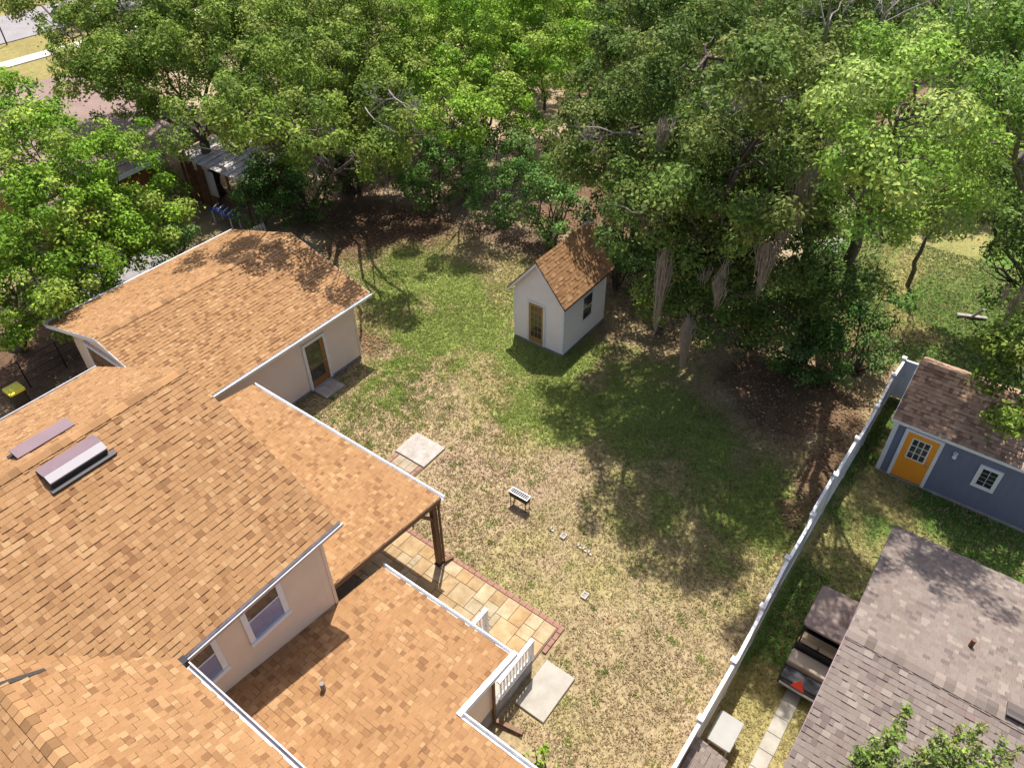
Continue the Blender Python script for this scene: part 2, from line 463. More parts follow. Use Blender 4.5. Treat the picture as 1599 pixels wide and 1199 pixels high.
def scatter_litter(n, seed):
    r = np.random.default_rng(seed)
    x = r.uniform(8, 30, n); y = r.uniform(1.8, 31, n)
    c, gm, lit, far = ground_color(x, y)
    k = clear(x, y) & (r.random(n) < np.maximum(lit, 0.035) * 0.9)
    x, y = x[k], y[k]; n = len(x)
    a = r.uniform(0, 6.28, n); L = r.uniform(0.035, 0.075, n); W = L * 0.5
    ux, uy = np.cos(a), np.sin(a); tz = r.uniform(-0.02, 0.02, n)
    z = r.uniform(0.0, 0.03, n)
    P = [np.stack([x - ux * L, y - uy * L, z], 1), np.stack([x - uy * W, y + ux * W, z + tz], 1), np.stack([x + ux * L, y + uy * L, z], 1), np.stack([x + uy * W, y - ux * W, z - tz + 0.01], 1)]
    V = np.stack(P, 1).reshape(-1, 3)
    pal = np.array([[0.22, 0.12, 0.065], [0.30, 0.18, 0.10], [0.14, 0.08, 0.05], [0.36, 0.25, 0.15]])
    return V, np.arange(len(V)).reshape(-1, 4), np.repeat(pal[r.integers(0, 4, n)] * r.uniform(0.7, 1.2, n)[:, None], 4, 0)

V1, F1, C1 = scatter_litter(60000, 8)
obj('leaf_litter', np_mesh('leaf_litter', V1, F1, M['grass'], C1), kind='stuff', label='fallen brown leaves lying under the trees', cat='leaves')

# ------------------------------------------------------------------ shingles
EXPO = 0.140
WID = [0.09, 0.115, 0.14, 0.165, 0.20]
PAL_TAN = [((0.298, 0.166, 0.078), 11), ((0.312, 0.175, 0.083), 8), ((0.285, 0.157, 0.073), 8), ((0.362, 0.220, 0.110), 2.4), ((0.335, 0.195, 0.095), 3), ((0.205, 0.106, 0.050), 2.2), ((0.246, 0.132, 0.062), 3.4)]
PAL_BRN = [((0.197, 0.161, 0.140), 9), ((0.209, 0.171, 0.149), 7), ((0.185, 0.149, 0.131), 6), ((0.250, 0.211, 0.181), 3), ((0.143, 0.114, 0.104), 2.4), ((0.189, 0.140, 0.125), 2)]
PAL_SHED = [((0.345, 0.226, 0.156), 9), ((0.372, 0.246, 0.168), 7), ((0.426, 0.297, 0.208), 3), ((0.208, 0.132, 0.092), 3.5), ((0.278, 0.177, 0.120), 4)]

def shingle_verts(w, L, t):
    """local: u across, v up the slope, n out; butt edge at v=0. Tab face, thick butt edge, two sides;
    raised tabs have the dark granule band that laminated shingles carry below the tab."""
    g = 0.0012
    return np.array([(g, 0, -0.003), (w - g, 0, -0.003), (w - g, 0, t), (g, 0, t),
                     (g, 0, t), (w - g, 0, t), (w - g, L, 0.0), (g, L, 0.0),
                     (w - g, L, 0.0), (w - g, L, -0.004), (g, L, 0.0), (g, L, -0.004)]
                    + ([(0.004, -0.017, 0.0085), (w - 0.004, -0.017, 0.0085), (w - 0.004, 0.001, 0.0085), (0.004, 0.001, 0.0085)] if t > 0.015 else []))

SHF = np.array([(0, 1, 2, 3), (4, 5, 6, 7), (1, 9, 8, 2), (11, 0, 3, 10)])
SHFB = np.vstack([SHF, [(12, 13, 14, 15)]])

class Roof:
    """collects the shingles of all the slopes of one building"""
    def __init__(s):
        s.rows = []                  # (matrix4, w, t, colour, quantised?)
    def plane(s, O, U, V, Lu, Lv, pal, seed, clip=None, course0=0):
        r = random.Random(seed)
        O, U, V = Vector(O), Vector(U).normalized(), Vector(V).normalized()
        N = U.cross(V)
        if N.z < 0: N = -N
        cols = [p[0] for p in pal]; wts = [p[1] for p in pal]
        nc = int(math.ceil(Lv / EXPO))
        mirror = U.cross(V).z < 0
        for i in range(nc):
            u = -r.random() * 0.2; v = i * EXPO
            while u < Lu - 0.02:
                w = r.choice(WID); q = True
                a = u
                if u < 0: a = 0.0; w = u + w; q = False
                if w < 0.05: u = max(u, 0) + w if u >= 0 else a + w; continue
                if a + w > Lu: w = Lu - a; q = False
                P = O + U * a + V * v
                if Lv - v > 0.02 and (clip is None or clip(P + U * (w / 2) + V * (EXPO / 2))):
                    t = r.choice((0.006, 0.008, 0.010, 0.012, 0.018, 0.022))
                    c = r.choices(cols, wts)[0]
                    jit = r.uniform(0.97, 1.03)
                    L = min(EXPO + 0.03, Lv - v)
                    Wm = Matrix(((U.x, V.x, N.x, P.x), (U.y, V.y, N.y, P.y), (U.z, V.z, N.z, P.z), (0, 0, 0, 1)))
                    s.rows.append((Wm, w, t, c, jit, q and L > EXPO + 0.02, mirror, L))
                u = a + w
    def emit(s, part, limit=300, others=None):
        ctr = np.array([tuple(r[0].translation) for r in s.rows])
        nrm = np.array([tuple(r[0].to_3x3().col[2]) for r in s.rows])
        px, py, pz = project(ctr)
        d = CAM - ctr; dist = np.linalg.norm(d, axis=1)
        face = np.abs((d * nrm).sum(1)) / dist
        wq = np.array([r[1] for r in s.rows])
        score = face * wq / dist ** 2
        vis = (pz > 0) & (np.abs(px) < 0.655) & (np.abs(py) < 0.49) & np.array([r[5] for r in s.rows]) & ((d * nrm).sum(1) > 0)
        score[~vis] = -1
        order = np.argsort(-score)
        pick = set(int(i) for i in order[:limit] if score[i] > 0)
        cache = {}
        Vs, Fs, Cs, b = [], [], [], 0
        for i, (Wm, w, t, c, jit, q, mir, L) in enumerate(s.rows):
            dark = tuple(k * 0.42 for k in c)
            if i in pick:
                key = (w, t, c, mir)
                if key not in cache:
                    vv = shingle_verts(w, EXPO + 0.03, t)
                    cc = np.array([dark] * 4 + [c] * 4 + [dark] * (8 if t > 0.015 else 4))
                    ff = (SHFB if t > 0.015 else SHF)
                    if mir: ff = ff[:, ::-1]
                    cache[key] = np_mesh('shingle', vv, ff, M['shingle'], cc)
                obj('shingle', cache[key], part, Wm)
                continue
            R = np.array(Wm.to_3x3()); T = np.array(Wm.translation)
            vv = shingle_verts(w, L, t) @ R.T + T
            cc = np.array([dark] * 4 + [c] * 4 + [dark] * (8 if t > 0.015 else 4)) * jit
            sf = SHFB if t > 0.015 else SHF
            Vs.append(vv); Fs.append((sf[:, ::-1] if mir else sf) + b); Cs.append(cc); b += len(vv)
        root = part
        while root.parent: root = root.parent
        if Vs:
            obj('shingle_field', np_mesh('shingle_field', np.concatenate(Vs), np.concatenate(Fs), M['shingle'], np.concatenate(Cs)), root, kind='stuff')

def ridge_caps(parent, a, b, s1, s2, pal, seed, w=0.16, step=0.145):
    """bent cap shingles along a ridge a->b; s1, s2: unit vectors down either slope"""
    r = random.Random(seed)
    a, b, s1, s2 = Vector(a), Vector(b), Vector(s1), Vector(s2)
    d = (b - a); n = int(d.length / step); d.normalize()
    b0 = pal[0][0]
    cols = [tuple(k * f for k in b0) for f in (1.0, 1.12, 1.28, 0.86, 0.72)]; wts = [4, 3, 3, 2, 2]
    cache = {}
    for i in range(n):
        c = r.choices(cols, wts)[0]
        if c not in cache:
            up = Vector((0, 0, 1))
            L, t = step * 1.12, 0.018
            m = MB()
            e = [s1 * w, Vector((0, 0, 0)), s2 * w]
            lo = [tuple(p + up * 0.004) for p in e] + [tuple(p + d * L + up * 0.004) for p in e]
            hi = [tuple(p + up * (0.018 + t)) for p in e] + [tuple(p + d * L + up * 0.022) for p in e]
            m.add(hi + lo, [(0, 1, 4, 3), (1, 2, 5, 4), (6, 7, 1, 0), (7, 8, 2, 1), (6, 0, 3, 9), (2, 8, 11, 5)], c)
            cache[c] = m.mesh('ridge_cap', M['shingle'])
        obj('ridge_cap', cache[c], parent, Matrix.Translation(a + d * (i * step)))

def gutter(name, parent, a, b, out, m, w=0.12, h=0.11):
    """open U-shaped gutter from a to b (top inner edge), out = unit vector away from the wall"""
    a, b, out = np.array(a, float), np.array(b, float), np.array(out, float)
    t = 0.012; z = np.array([0, 0, 1.0])
    prof = [(0, 0), (0, -h), (w, -h), (w, 0), (w + 0.012, 0.0), (w + 0.012, -0.02), (w + t, -h - t), (-t * 0.2, -h - t)]
    prof = [(0, 0), (0, -h + t), (w * 0.75, -h + t), (w - t, -t * 2), (w - 0.03, -0.003), (w, 0), (w, -0.02), (w * 0.78, -h), (-0.0, -h), (-0.004, 0)]
    pts = [a + out * p[0] + z * p[1] for p in prof]
    return MB().prism(pts, tuple(b - a)).build(name, m, parent)

# ------------------------------------------------------------------ main house
H = thing('main_house', 'large beige house with tan shingle roofs on several levels beside the stone patio', 'house', (1.0, 12.0, 0))
sR, sL = 0.4576, 0.481
RY, RZ = 14.54, 8.13
XE = 6.28
X0 = -6.0
def zr(y): return RZ - (RY - y) * sR if y < RY else RZ - (y - RY) * sL
# walls
wall = MB().prism([(5.62, 10.1, 0), (5.62, 19.7, 0), (5.62, 19.7, zr(19.7) - 0.16), (5.62, RY, RZ - 0.17), (5.62, 10.1, zr(10.1) - 0.16)], (0.24, 0, 0)).build('gable_wall', M['beige'], H)
MB().box(X0, 5.618, 10.1, 10.34, 0, zr(10.1) - 0.16).build('wall', M['beige'], H)
MB().box(X0, 5.618, 19.46, 19.7, 0, zr(19.7) - 0.16).build('wall', M['beige'], H)
MB().box(5.80, 5.885, 10.075, 10.16, 2.9, zr(10.1) - 0.2).build('corner_board', M['beige'], H)
CX = 2.05
MB().box(1.46, 1.70, -2.0, 10.098, 0, 5.78).build('wall', M['beige'], H)
# roof decks
rs = MB().slab([(X0, 9.80, zr(9.80)), (XE, 9.80, zr(9.80)), (XE, RY, RZ), (X0, RY, RZ)], (0, 0, -0.14)).build('roof_slope', M['deck_tan'], H)
rs2 = MB().slab([(X0, RY, RZ), (XE, RY, RZ), (XE, 20.03, zr(20.03)), (X0, 20.03, zr(20.03))], (0, 0, -0.14)).build('roof_slope', M['deck_tan'], H)
cm = 0.45; CRX = -0.24; CRZ = 6.0 + cm * (CX - CRX)
cs = MB().slab([(CRX, -2, CRZ), (CX, -2, 6.0), (CX, 9.80, 6.0), (CX, 9.86, 6.0), (CRX, 12.1, CRZ)][0:3] + [(CRX, 12.1, CRZ)], (0, 0, -0.14)).build('roof_slope', M['deck_tan'], H)
cs2 = MB().slab([(-2.53, -2, 6.0), (CRX, -2, CRZ), (CRX, 12.1, CRZ), (-2.53, 9.80, 6.0)], (0, 0, -0.14)).build('roof_slope', M['deck_tan'], H)
pm = 0.122; PZ = 3.03
def zp(x): return PZ + (9.92 - x) * pm
ps = MB().slab([(5.863, 10.22, zp(5.863)), (9.92, 10.22, PZ), (9.92, 18.45, PZ), (5.863, 18.45, zp(5.863))], (0, 0, -0.10)).build('porch_roof', M['deck_tan'], H)
lm_ = 0.156; LZ = 2.72
def zl(x): return LZ + (7.45 - x) * lm_
ls = MB().slab([(1.703, 5.86, zl(1.703)), (7.38, 5.86, zl(7.38)), (7.38, 10.097, zl(7.38)), (1.703, 10.097, zl(1.703))], (0, 0, -0.12)).build('lower_roof', M['deck_tan'], H)
ls2 = MB().slab([(1.703, -1.5, zl(1.703)), (5.40, -1.5, zl(5.40)), (5.40, 5.858, zl(5.40)), (1.703, 5.858, zl(1.703))], (0, 0, -0.12)).build('lower_roof', M['deck_tan'], H)
# roof covering
R = Roof()
vR = Vector((0, 1, sR)).normalized(); vL = Vector((0, -1, sL)).normalized()
def above_cross(P):       # main slope is hidden where the cross wing rises above it
    return not (P.x < CX and P.z < 6.0 + cm * (CX - P.x) - 0.03 and P.x > CRX - 2.3)
R.plane((X0, 9.79, zr(9.79)), (1, 0, 0), vR, XE - X0 + 0.01, math.hypot(RY - 9.79, (RY - 9.79) * sR), PAL_TAN, 1, above_cross)
R.plane((X0, 20.05, zr(20.05)), (1, 0, 0), vL, XE - X0 + 0.01, math.hypot(20.05 - RY, (20.05 - RY) * sL), PAL_TAN, 2)
vC = Vector((-1, 0, cm)).normalized()
def under_main(P): return P.y < 9.8 or P.z > zr(P.y) - 0.02
R.plane((CX + 0.01, -2, 6.0), (0, 1, 0), vC, 14.1, math.hypot(CX - CRX, (CX - CRX) * cm), PAL_TAN, 3, under_main)
vC2 = Vector((1, 0, cm)).normalized()
R.plane((-2.53, -2, 6.0), (0, 1, 0), vC2, 14.1, math.hypot(CX - CRX, (CX - CRX) * cm), PAL_TAN, 4, under_main)
vP = Vector((-1, 0, pm)).normalized()
R.plane((9.93, 10.20, PZ), (0, 1, 0), vP, 8.26, 4.06 * math.sqrt(1 + pm * pm), PAL_TAN, 5)
vLo = Vector((-1, 0, lm_)).normalized()
R.plane((7.39, 5.85, zl(7.39)), (0, 1, 0), vLo, 4.24, 5.68 * math.sqrt(1 + lm_ ** 2), PAL_TAN, 6)
R.plane((5.41, -1.5, zl(5.41)), (0, 1, 0), vLo, 7.35, 3.70 * math.sqrt(1 + lm_ ** 2), PAL_TAN, 7)
R.emit(ls)
ridge_caps(rs, (XE + 0.01, RY, RZ + 0.005), (X0 + 4, RY, RZ + 0.005), Vector((0, -1, -sR)).normalized(), Vector((0, 1, -sL)).normalized(), PAL_TAN, 21, w=0.15, step=0.22)
ridge_caps(cs, (CRX, 6.0, CRZ + 0.005), (CRX, 11.9, CRZ + 0.005), Vector((1, 0, -cm)).normalized(), Vector((-1, 0, -cm)).normalized(), PAL_TAN, 22, w=0.15, step=0.22)
# lifted flashing along the valley, painted black for the shaded gap beneath it
MB().hexa([(-0.35, 11.10, 7.035), (0.42, 10.98, 6.72), (0.42, 11.06, 6.73), (-0.35, 11.22, 7.03), (-0.35, 11.10, 7.12), (0.42, 10.99, 6.755), (0.42, 11.06, 6.76), (-0.35, 11.22, 7.13)]).build('lifted_flashing_shade', M['iron'], H)
# gutters and trims
gutter('gutter', H, (2.12, 9.79, zr(9.8) - 0.01), (XE + 0.02, 9.79, zr(9.8) - 0.01), (0, -1, 0), M['grey_gutter'], 0.12, 0.12)
gutter('gutter', H, (CX + 0.01, -2, 5.985), (CX + 0.01, 9.60, 5.985), (1, 0, 0), M['grey_gutter'], 0.13, 0.12)
MB().box(CX - 0.06, CX + 0.14, 9.62, 9.80, 5.86, 6.01).build('gutter_corner', M['black'], H)
gutter('gutter', H, (X0, 20.04, zr(20.04) - 0.01), (XE + 0.02, 20.04, zr(20.04) - 0.01), (0, 1, 0), M['grey_gutter'])
gutter('gutter', H, (9.925, 10.16, PZ - 0.005), (9.925, 18.47, PZ - 0.005), (1, 0, 0), M['white'], 0.13, 0.12)
gutter('gutter', H, (7.385, 5.83, zl(7.385)), (7.385, 10.14, zl(7.385)), (1, 0, 0), M['white'], 0.13, 0.12)
# rake trims: sloping boards
def rake(name, p0, p1, th, h, m, side):
    q = [p0, p1, (p1[0], p1[1], p1[2] - h), (p0[0], p0[1], p0[2] - h)]
    return MB().prism(q, side).build(name, m, H)
rake('rake_trim', (5.41, 5.845, zl(5.41) + 0.05), (7.52, 5.845, zl(7.52) + 0.05), 0, 0.16, M['white'], (0, -0.13, 0))
gutter('gutter', H, (5.405, -1.5, zl(5.405) + 0.03), (5.405, 5.71, zl(5.405) + 0.03), (1, 0, 0), M['white'], 0.14, 0.13)
rake('rake_board', (5.87, 10.215, zp(5.87) - 0.012), (9.90, 10.215, zp(9.9) - 0.012), 0, 0.17, M['timber'], (0, -0.035, 0))
rake('rake_board', (XE, 9.80, zr(9.80) - 0.01), (XE, RY, RZ - 0.01), 0, 0.15, M['deck_tan'], (0.02, 0, 0))
rake('rake_board', (XE, RY, RZ - 0.01), (XE, 20.03, zr(20.03) - 0.01), 0, 0.15, M['deck_tan'], (0.02, 0, 0))
# porch structure
MB().box(9.62, 9.80, 10.30, 18.3, 2.72, 2.925).build('beam', M['timber'], H)
MB().hexa([(5.86, 10.28, zp(5.86) - 0.30), (9.61, 10.28, zp(9.61) - 0.30), (9.61, 10.40, zp(9.61) - 0.30), (5.86, 10.40, zp(5.86) - 0.30),
           (5.86, 10.28, zp(5.86) - 0.105), (9.61, 10.28, zp(9.61) - 0.105), (9.61, 10.40, zp(9.61) - 0.105), (5.86, 10.40, zp(5.86) - 0.105)]).build('beam', M['timber'], H)
for yy in (10.30, 14.3, 18.1):
    p = MB().box(9.64, 9.80, yy - 0.02, yy + 0.14, 0.10, 2.718).build('porch_post', M['timber'], H)
    MB().cbox(9.61, 9.83, yy - 0.05, yy + 0.17, -0.01, 0.10, 0.02).build('post_foot', M['iron'], p)
    MB().bar((9.66, yy + 0.06, 2.2), (9.10, yy + 0.06, zp(9.1) - 0.2), 0.08, 0.09).build('brace', M['timber'], p)
MB().bar((9.885, 10.24, 2.93), (9.82, 10.22, 2.66), 0.07, 0.09).tube([(9.82, 10.22, 2.68), (9.815, 10.235, 0.25)], [0.04, 0.04], 8).build('downspout', M['timber'], H)
MB().bar((9.80, 10.22, 0.16), (10.12, 10.16, 0.07), 0.11, 0.09).build('downspout_elbow', M['dark_wood'], H)
# enclosed lower porch
MB().box(5.55, 7.0, 6.06, 6.2, 0, 2.50).build('wall', M['beige'], H)
MB().box(5.25, 5.39, 0.5, 6.2, 0, 2.40).build('wall', M['beige'], H)
MB().box(7.0, 7.12, 6.2, 10.05, 0.62, 2.45).build('wall', M['beige'], H)
MB().box(5.4, 8.58, 6.04, 6.16, 0.0, 0.62).box(5.545, 5.60, 6.05, 6.06, 0.62, 0.9).build('foundation_wall', M['foundation'], H)
MB().box(7.13, 7.6, 6.17, 10.0, 0.50, 0.60).build('deck_floor', M['concrete'], H)
for i in range(3):
    MB().cbox(7.61 + i * 0.32, 7.93 + i * 0.32, 6.18, 7.55, -0.02, 0.45 - 0.15 * i, 0.015).build('step', M['concrete'], H)
for yy in (6.05, 7.58):
    rl = MB().box(7.15, 8.62, yy - 0.05, yy + 0.06, 1.46, 1.53).build('handrail', M['white'], H)
    MB().box(7.15, 8.56, yy - 0.02, yy + 0.03, 0.72, 0.78).build('bottom_rail', M['white'], rl)
    for i in range(10):
        x = 7.22 + i * 0.135
        MB().box(x, x + 0.036, yy - 0.016, yy + 0.024, 0.78, 1.46).build('baluster', M['white'], rl)
    MB().box(8.54, 8.62, yy - 0.045, yy + 0.055, 0.0 if yy > 7 else 0.62, 1.46).build('newel_post', M['white'], rl)
# zig-zag stringer facing
z0 = [(7.16, 6.028, 0.63), (7.16, 6.028, 0.74)]
MB().prism([(7.16, 6.036, 0.60), (8.56, 6.036, 0.60), (8.56, 6.036, 0.70), (8.3, 6.036, 0.70), (8.3, 6.036, 0.64), (8.0, 6.036, 0.70), (8.0, 6.036, 0.64), (7.7, 6.036, 0.70), (7.7, 6.036, 0.64), (7.4, 6.036, 0.70), (7.4, 6.036, 0.64), (7.16, 6.036, 0.70)], (0, -0.02, 0)).build('stringer', M['white'], H)
MB().tube([(6.86, 5.93, zl(6.9) - 0.14), (6.86, 5.97, 2.2), (6.86, 5.99, 0.14)], [0.045] * 3, 8).build('downspout', M['timber'], H)
MB().bar((6.86, 5.98, 0.10), (7.02, 5.22, 0.06), 0.11, 0.09).build('downspout_elbow', M['timber'], H)
# upper windows on the right wall
def house_window(x0, x1, zb, zt):
    w = MB().box(x0 - 0.13, x0, 10.045, 10.098, zb - 0.02, zt + 0.12).box(x1, x1 + 0.13, 10.045, 10.098, zb - 0.02, zt + 0.12).box(x0, x1, 10.045, 10.098, zt, zt + 0.12).build('window', M['white'], H)
    MB().box(x0 - 0.15, x1 + 0.15, 10.01, 10.098, zb - 0.13, zb - 0.022).build('sill', M['white'], w)
    MB().box(x0, x1, 10.07, 10.075, zb, (zb + zt) / 2 - 0.02).build('pane', M['blind'], w)
    MB().box(x0, x1, 10.06, 10.065, (zb + zt) / 2 + 0.02, zt).build('pane', M['glass'], w)
    MB().box(x0, x1, 10.045, 10.085, (zb + zt) / 2 - 0.02, (zb + zt) / 2 + 0.02).build('meeting_rail', M['white'], w)
house_window(3.66, 4.48, 4.30, 5.62)
house_window(1.98, 2.78, 4.30, 5.62)
# roof vents near the ridge
def roof_vent(y_top, s, sgn):
    yb = y_top - sgn * 0.52
    zt_, zb_ = zr(y_top), zr(yb)
    v = MB().hexa([(2.52, y_top, zt_ + 0.02), (3.80, y_top, zt_ + 0.02), (3.80, yb + sgn * 0.16, zr(yb + sgn * 0.16) + 0.20), (2.52, yb + sgn * 0.16, zr(yb + sgn * 0.16) + 0.20),
                   (2.52, y_top, zt_ + 0.05), (3.80, y_top, zt_ + 0.05), (3.80, yb + sgn * 0.16, zr(yb + sgn * 0.16) + 0.24), (2.52, yb + sgn * 0.16, zr(yb + sgn * 0.16) + 0.24)]).build('roof_vent', M['vent_top'], H)
    a = yb + sgn * 0.16; za = zr(a) + 0.236
    MB().slab([(2.53, a, za), (3.79, a, za), (3.79, yb, zr(yb) + 0.20), (2.53, yb, zr(yb) + 0.20)], (0, 0, -0.03)).build('vent_lip', M['vent_lip'], v)
    MB().box(2.54, 3.78, min(yb + sgn * 0.03, a), max(yb + sgn * 0.03, a), zr(yb) + 0.02, zr(yb) + 0.16).build('vent_mouth', M['vent_dark'], v)
    MB().slab([(2.46, yb - sgn * 0.10, zr(yb - sgn * 0.10) + 0.075), (3.88, yb - sgn * 0.10, zr(yb - sgn * 0.10) + 0.075), (3.88, yb + sgn * 0.04, zr(yb) + 0.055), (2.46, yb + sgn * 0.04, zr(yb) + 0.055)], (0, 0, -0.05)).build('vent_flange', M['vent_dark'], v)
roof_vent(14.30, 0, 1)
roof_vent(15.16, 0, -1)
pz = zl(4.0)
MB().tube([(4.0, 8.5, pz - 0.05), (4.0, 8.5, pz + 0.30)], [0.055, 0.055], 10).build('vent_pipe', M['purple'], H)
MB().tube([(1.15, 6.4, 6.4), (1.15, 6.4, 6.52)], [0.16, 0.12], 10).build('turbine_base', M['grey_gutter'], H)

# ------------------------------------------------------------------ garage
G = thing('garage', 'beige lap-sided garage with tan gable roof and brown side door', 'garage', (12.0, 23.5, 0))
GE, GRY, GRZ = 2.92, 23.45, 4.13
gs = (GRZ - GE) / (GRY - 19.26)
GX0, GX1 = 7.66, 16.20
def gz_(y): return GRZ - abs(y - GRY) * gs
a1 = MB().slab([(GX0, 19.26, gz_(19.26)), (GX1, 19.26, gz_(19.26)), (GX1, GRY, GRZ), (GX0, GRY, GRZ)], (0, 0, -0.12)).build('roof_slope', M['deck_tan'], G)
a2 = MB().slab([(GX0, GRY, GRZ), (GX1, GRY, GRZ), (GX1, 27.64, gz_(27.64)), (GX0, 27.64, gz_(27.64))], (0, 0, -0.12)).build('roof_slope', M['deck_tan'], G)
R = Roof()
R.plane((GX0 - 0.01, 19.25, gz_(19.25)), (1, 0, 0), (0, 1, gs), GX1 - GX0 + 0.02, (GRY - 19.25) * math.sqrt(1 + gs * gs), PAL_TAN, 31)
R.plane((GX0 - 0.01, 27.65, gz_(27.65)), (1, 0, 0), (0, -1, gs), GX1 - GX0 + 0.02, (27.65 - GRY) * math.sqrt(1 + gs * gs), PAL_TAN, 32)
R.emit(a1)
ridge_caps(a1, (GX1, GRY, GRZ + 0.003), (GX0 + 0.02, GRY, GRZ + 0.003), Vector((0, -1, -gs)).normalized(), Vector((0, 1, -gs)).normalized(), PAL_TAN[:3] + PAL_TAN[4:5], 33, w=0.15, step=0.24)
gutter('gutter', G, (GX0 - 0.02, 19.25, gz_(19.25) - 0.005), (GX1 + 0.02, 19.25, gz_(19.25) - 0.005), (0, -1, 0), M['white'], 0.12, 0.12)
gutter('gutter', G, (GX0 - 0.02, 27.65, gz_(27.65) - 0.005), (GX1 + 0.02, 27.65, gz_(27.65) - 0.005), (0, 1, 0), M['white'], 0.12, 0.12)
# lap siding boards, one joined part for each wall (boards are a few pixels tall)
def lap_wall_x(name, m, parent, x0, x1, y, z0, z1, out, step=0.115):
    mb = MB(); z = z0
    while z < z1 - 0.01:
        h = min(step, z1 - z)
        mb.add([(x0, y + out * 0.030, z), (x1, y + out * 0.030, z), (x1, y + out * 0.004, z + h), (x0, y + out * 0.004, z + h), (x0, y, z), (x1, y, z)], [(0, 1, 2, 3), (4, 5, 1, 0)])
        z += step
    return mb.build(name, m, parent)
def lap_wall_y(name, m, parent, y0, y1, x, z0, ztop, out, step=0.115):
    mb = MB(); z = z0; zmax = max(ztop(y0), ztop(y1), ztop((y0 + y1) / 2))
    ys = np.linspace(y0, y1, 61)
    while z < zmax - 0.01:
        ok = [yy for yy in ys if ztop(yy) >= z + step * 0.5]
        if len(ok) >= 2:
            a, b = ok[0], ok[-1]; h = step
            mb.add([(x + out * 0.030, a, z), (x + out * 0.030, b, z), (x + out * 0.004, b, z + h), (x + out * 0.004, a, z + h), (x, a, z), (x, b, z)], [(0, 1, 2, 3), (4, 5, 1, 0)])
        z += step
    return mb.build(name, m, parent)
wl = MB().box(8.2, 15.54, 19.65, 19.8, 0, 2.92).build('wall', M['siding'], G)
lap_wall_x('siding', M['siding'], wl, 8.22, 12.83, 19.65, 0.12, 2.9, -1)
lap_wall_x('siding', M['siding'], wl, 13.97, 15.50, 19.65, 0.12, 2.9, -1)
lap_wall_x('siding', M['siding'], wl, 12.83, 13.97, 19.65, 2.25, 2.9, -1)
MB().box(8.2, 15.54, 27.1, 27.25, 0, 2.92).build('wall', M['siding'], G)
for xx in (8.2, 15.39):
    MB().prism([(xx, 19.81, 0), (xx, 27.09, 0), (xx, 27.09, gz_(27.09) - 0.13), (xx, GRY, GRZ - 0.13), (xx, 19.81, gz_(19.81) - 0.13)], (0.15, 0, 0)).build('gable_wall', M['siding'], G)
MB().box(15.49, 15.575, 19.605, 19.69, 0.05, 2.8).build('corner_board', M['siding'], G)
MB().box(8.1, 15.5, 19.62, 19.648, 0.0, 0.115).build('foundation_strip', M['foundation'], G)
def sloped(parent, xa, m, th):
    for y0, y1 in ((19.27, GRY), (GRY, 27.63)):
        MB().prism([(xa, y0, gz_(y0) - 0.004), (xa, y1, gz_(y1) - 0.004), (xa, y1, gz_(y1) - 0.17), (xa, y0, gz_(y0) - 0.17)], (th, 0, 0)).build('rake_board', m, parent)
sloped(G, GX0 - 0.02, M['white'], 0.03)
sloped(G, GX1 - 0.01, M['white'], 0.03)
gd = MB().box(8.13, 8.18, 21.3, 26.0, 0.0, 2.35).build('garage_door', M['dark_wood'], G)
MB().box(8.10, 8.19, 26.0, 26.16, 0.0, 2.5).box(8.10, 8.19, 21.14, 21.3, 0.0, 2.5).box(8.10, 8.19, 21.3, 26.0, 2.352, 2.5).build('door_frame', M['white'], gd)
for i in range(4):
    MB().box(8.115, 8.13, 21.35, 25.95, 0.06 + i * 0.58, 0.57 + i * 0.58).build('door_panel', M['dark_wood'], gd)
d = MB().box(12.96, 13.84, 19.60, 19.66, 0.10, 2.12).build('door', M['door_wood'], G)
MB().box(12.84, 12.955, 19.575, 19.66, 0.06, 2.24).box(13.845, 13.96, 19.575, 19.66, 0.06, 2.24).box(12.955, 13.845, 19.575, 19.66, 2.125, 2.24).build('door_frame', M['white'], d)
MB().box(13.0, 13.66, 19.585, 19.598, 0.45, 2.06).build('pane', M['glass_warm'], d)
MB().tube([(13.75, 19.60, 1.08), (13.75, 19.545, 1.08)], [0.028, 0.034], 8).build('handle', M['steel'], d)
MB().box(12.84, 13.96, 19.56, 19.61, 0.03, 0.10).build('threshold', M['concrete_old'], d)
st = thing('door_step', 'worn grey concrete step slab before the brown garage door', 'step', (13.36, 19.2, 0))
MB().cbox(12.90, 13.36, 18.83, 19.55, -0.05, 0.07, 0.012).build('slab', M['concrete_old'], st)
MB().cbox(13.365, 13.84, 18.83, 19.55, -0.05, 0.065, 0.012).build('slab', M['concrete_old'], st)

# ------------------------------------------------------------------ small white garden house
A = thing('garden_house', 'small white playhouse-sized shed with steep tan roof and glazed wooden door on the lawn', 'shed', (21.9, 14.15, 0))
ax0, ax1, ay0, ay1 = 20.38, 23.52, 12.96, 15.36
ARY, ARZ, AE = 14.17, 4.16, 2.52
asl = (ARZ - AE) / (ARY - 12.80)
def az_(y): return ARZ - abs(y - ARY) * asl
r1 = MB().slab([(20.14, 12.80, az_(12.80)), (23.86, 12.80, az_(12.80)), (23.86, ARY, ARZ), (20.14, ARY, ARZ)], (0, 0, -0.09)).build('roof_slope', M['deck_tan'], A)
r2 = MB().slab([(20.14, ARY, ARZ), (23.86, ARY, ARZ), (23.86, 15.54, az_(15.54)), (20.14, 15.54, az_(15.54))], (0, 0, -0.09)).build('roof_slope', M['deck_tan'], A)
R = Roof()
PT2 = [(tuple(k * 0.80 for k in c), w) for c, w in PAL_TAN[:3]]
R.plane((20.13, 12.79, az_(12.79)), (1, 0, 0), (0, 1, asl), 3.74, (ARY - 12.79) * math.sqrt(1 + asl ** 2), PAL_TAN, 41)
